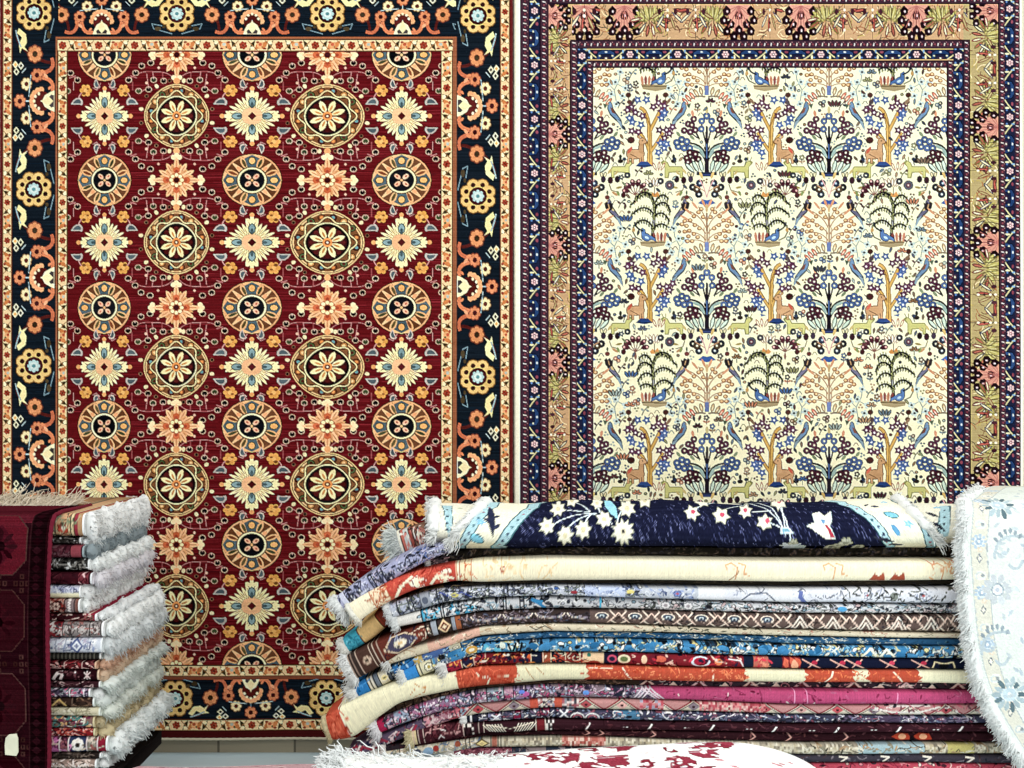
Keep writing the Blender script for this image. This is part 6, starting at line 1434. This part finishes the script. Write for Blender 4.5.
def rw_fringe(P, m, nn):
    out = []
    for _ in range(2600):
        i = rnd.randrange(60, m - 180); p = P[i, 0] + np.array([rnd.uniform(0, .03), 0, rnd.uniform(-.012, .002)])
        out.append((p, np.array([rnd.uniform(-1.2, -.3), rnd.gauss(0, .4), rnd.gauss(.25, .35)]), rnd.uniform(.03, .06), rnd.uniform(.2, .8)))
    for _ in range(500):          # loose pile brushed over the back edge
        j = rnd.randrange(0, int(nn * .34)); i = rnd.randrange(155, 280); p = P[i, j]
        out.append((p, np.array([rnd.gauss(-.3, .4), rnd.gauss(0, .4), rnd.uniform(.05, .35)]), rnd.uniform(.012, .026), .5))
    return out
mound([(333, 758.5), (345, 758), (420, 757.5), (500, 756), (560, 752.5), (600, 749.5), (640, 746), (690, 741.5), (725, 741.5), (750, 744), (775, 750), (795, 757), (815, 767), (835, 785), (850, 800)], 2.45,
      'white shaggy-ended rug with crimson floral blotches humped in front of the wide pile', paint_rw, 1, rw_fringe)
def paint_pk(c, v0):
    c.a[:] = hx('b58f94'); r = random.Random(3)
    for _ in range(500): c.petal(r.uniform(100, 340), r.uniform(0, 400), r.uniform(0, 6.3), 0, 9, 4, r.choice(['a8707a', 'c8a8aa', '8a5a64', 'd0b8b6']))
mound([(130, 769.2), (180, 769), (240, 768.6), (300, 768.6), (324, 769)], 2.62, 'dusty pink rug lying low beside the white and crimson one, only its edge showing', paint_pk, 2, None)

# ================================================================ room
def setting(o): o['kind'] = 'structure'; return o
wallm = plain('painted_plaster', 'e6dfca', .85, .06, 6, .1)
setting(box('wall_back', -6, 6, .02, .14, .02, 3.3, wallm))
flm, nn_, ll_, bb_ = mat_new('pale_floor_paint')
bb_.inputs['Base Color'].default_value = (.50, .62, .66, 1); bb_.inputs['Roughness'].default_value = .55
nz = nn_.new('ShaderNodeTexNoise'); nz.inputs['Scale'].default_value = 5; rp = nn_.new('ShaderNodeValToRGB'); rp.color_ramp.elements[0].color = (.46, .58, .62, 1); rp.color_ramp.elements[1].color = (.56, .67, .70, 1); tc = nn_.new('ShaderNodeTexCoord')
ll_.new(tc.outputs['Object'], nz.inputs['Vector']); ll_.new(nz.outputs['Fac'], rp.inputs['Fac']); ll_.new(rp.outputs['Color'], bb_.inputs['Base Color'])
setting(box('floor', -6, 6, -12, .14, -.1, .02, flm))
tm, nn_, ll_, bb_ = mat_new('beige_skirting_tile')
br = nn_.new('ShaderNodeTexBrick'); tc = nn_.new('ShaderNodeTexCoord'); mp = nn_.new('ShaderNodeMapping')
mp.inputs['Rotation'].default_value = (PI/2, 0, 0); mp.inputs['Location'].default_value = (.215, 0, 0)
br.offset = 0; br.inputs['Scale'].default_value = 1; br.inputs['Brick Width'].default_value = .255; br.inputs['Row Height'].default_value = .4; br.inputs['Mortar Size'].default_value = .004
br.inputs['Color1'].default_value = (.26, .22, .15, 1); br.inputs['Color2'].default_value = (.33, .28, .19, 1); br.inputs['Mortar'].default_value = (.10, .08, .05, 1)
ll_.new(tc.outputs['Object'], mp.inputs['Vector']); ll_.new(mp.outputs['Vector'], br.inputs['Vector']); ll_.new(br.outputs['Color'], bb_.inputs['Base Color']); bb_.inputs['Roughness'].default_value = .35
setting(box('baseboard_back', -6, 6, .006, .02, .02, .12, tm))
# brown timber dado rail glimpsed between the two wall rugs
setting(box('trim_1', -6, 6, .004, .02, wz(503, 4), wz(493, 4), plain('dark_oak', '5a4234', .6, .25, 14)))
pm = plain('white_plinth_paint', 'd8dcd8', .6, .06, 8)
def plinth(x0, x1, y0, y1, z1, label):
    root = thing('display_plinth', ((x0 + x1) / 2, (y0 + y1) / 2, .02), label, 'plinth', 'low plinths under the piles')
    b = np.array(root.location)
    def bx(nm, a0, a1, b0, b1, c0, c1): box(nm, a0 - b[0], a1 - b[0], b0 - b[1], b1 - b[1], c0 - b[2], c1 - b[2], pm, root)
    bx('plinth_top', x0, x1, y0, y1, z1 - .03, z1); bx('plinth_base', x0 + .03, x1 - .03, y0 + .03, y1 - .03, .02, z1 - .03)
plinth(wx(495, FD), 1.55, wy(FD) + .02, wy(FD) + .5, wz(775.4, FD), 'low white plinth under the wide pile of rugs')
plinth(-1.5, wx(105, FD), wy(FD) + .03, wy(FD) + .42, wz(786.4, FD), 'low white plinth under the fringed stack of rugs')

# ================================================================ camera, light
cam = bpy.data.cameras.new('camera'); co = bpy.data.objects.new('camera', cam); COL.objects.link(co)
co.location = (0, -WALLD, CAMZ); co.rotation_euler = (PI/2, 0, 0); cam.sensor_width = 36; cam.lens = FPX / 1024 * 36; cam.clip_start = .05
SC.camera = co
w = bpy.data.worlds.new('shop_air'); SC.world = w; w.use_nodes = True
w.node_tree.nodes['Background'].inputs['Color'].default_value = (.97, 1.0, 1.0, 1); w.node_tree.nodes['Background'].inputs['Strength'].default_value = 1.18
def lamp(name, loc, rot, sx, sy, e, col=(1, .99, .96)):
    l = bpy.data.lights.new(name, 'AREA'); l.shape = 'RECTANGLE'; l.size = sx; l.size_y = sy; l.energy = e; l.color = col
    o = bpy.data.objects.new(name, l); COL.objects.link(o); o.location = loc; o.rotation_euler = rot; return o
lamp('ceiling_tube_light', (0, -1.9, 3.25), (math.radians(14), 0, 0), 3.6, .5, 16)
lamp('ceiling_tube_light', (0, -4.2, 3.25), (math.radians(32), 0, 0), 3.6, .5, 52)
lamp('side_fill_light', (3.1, -3.2, 1.9), (math.radians(82), 0, math.radians(60)), 1.3, 1.7, 60, (.97, 1, 1))  # added area lamp, no seen source, brightens the stack's tassels from the side
SC.view_settings.view_transform = 'Standard'; SC.view_settings.look = 'None'; SC.view_settings.gamma = 1; SC.view_settings.exposure = -.18
SC.view_settings.use_curve_mapping = False
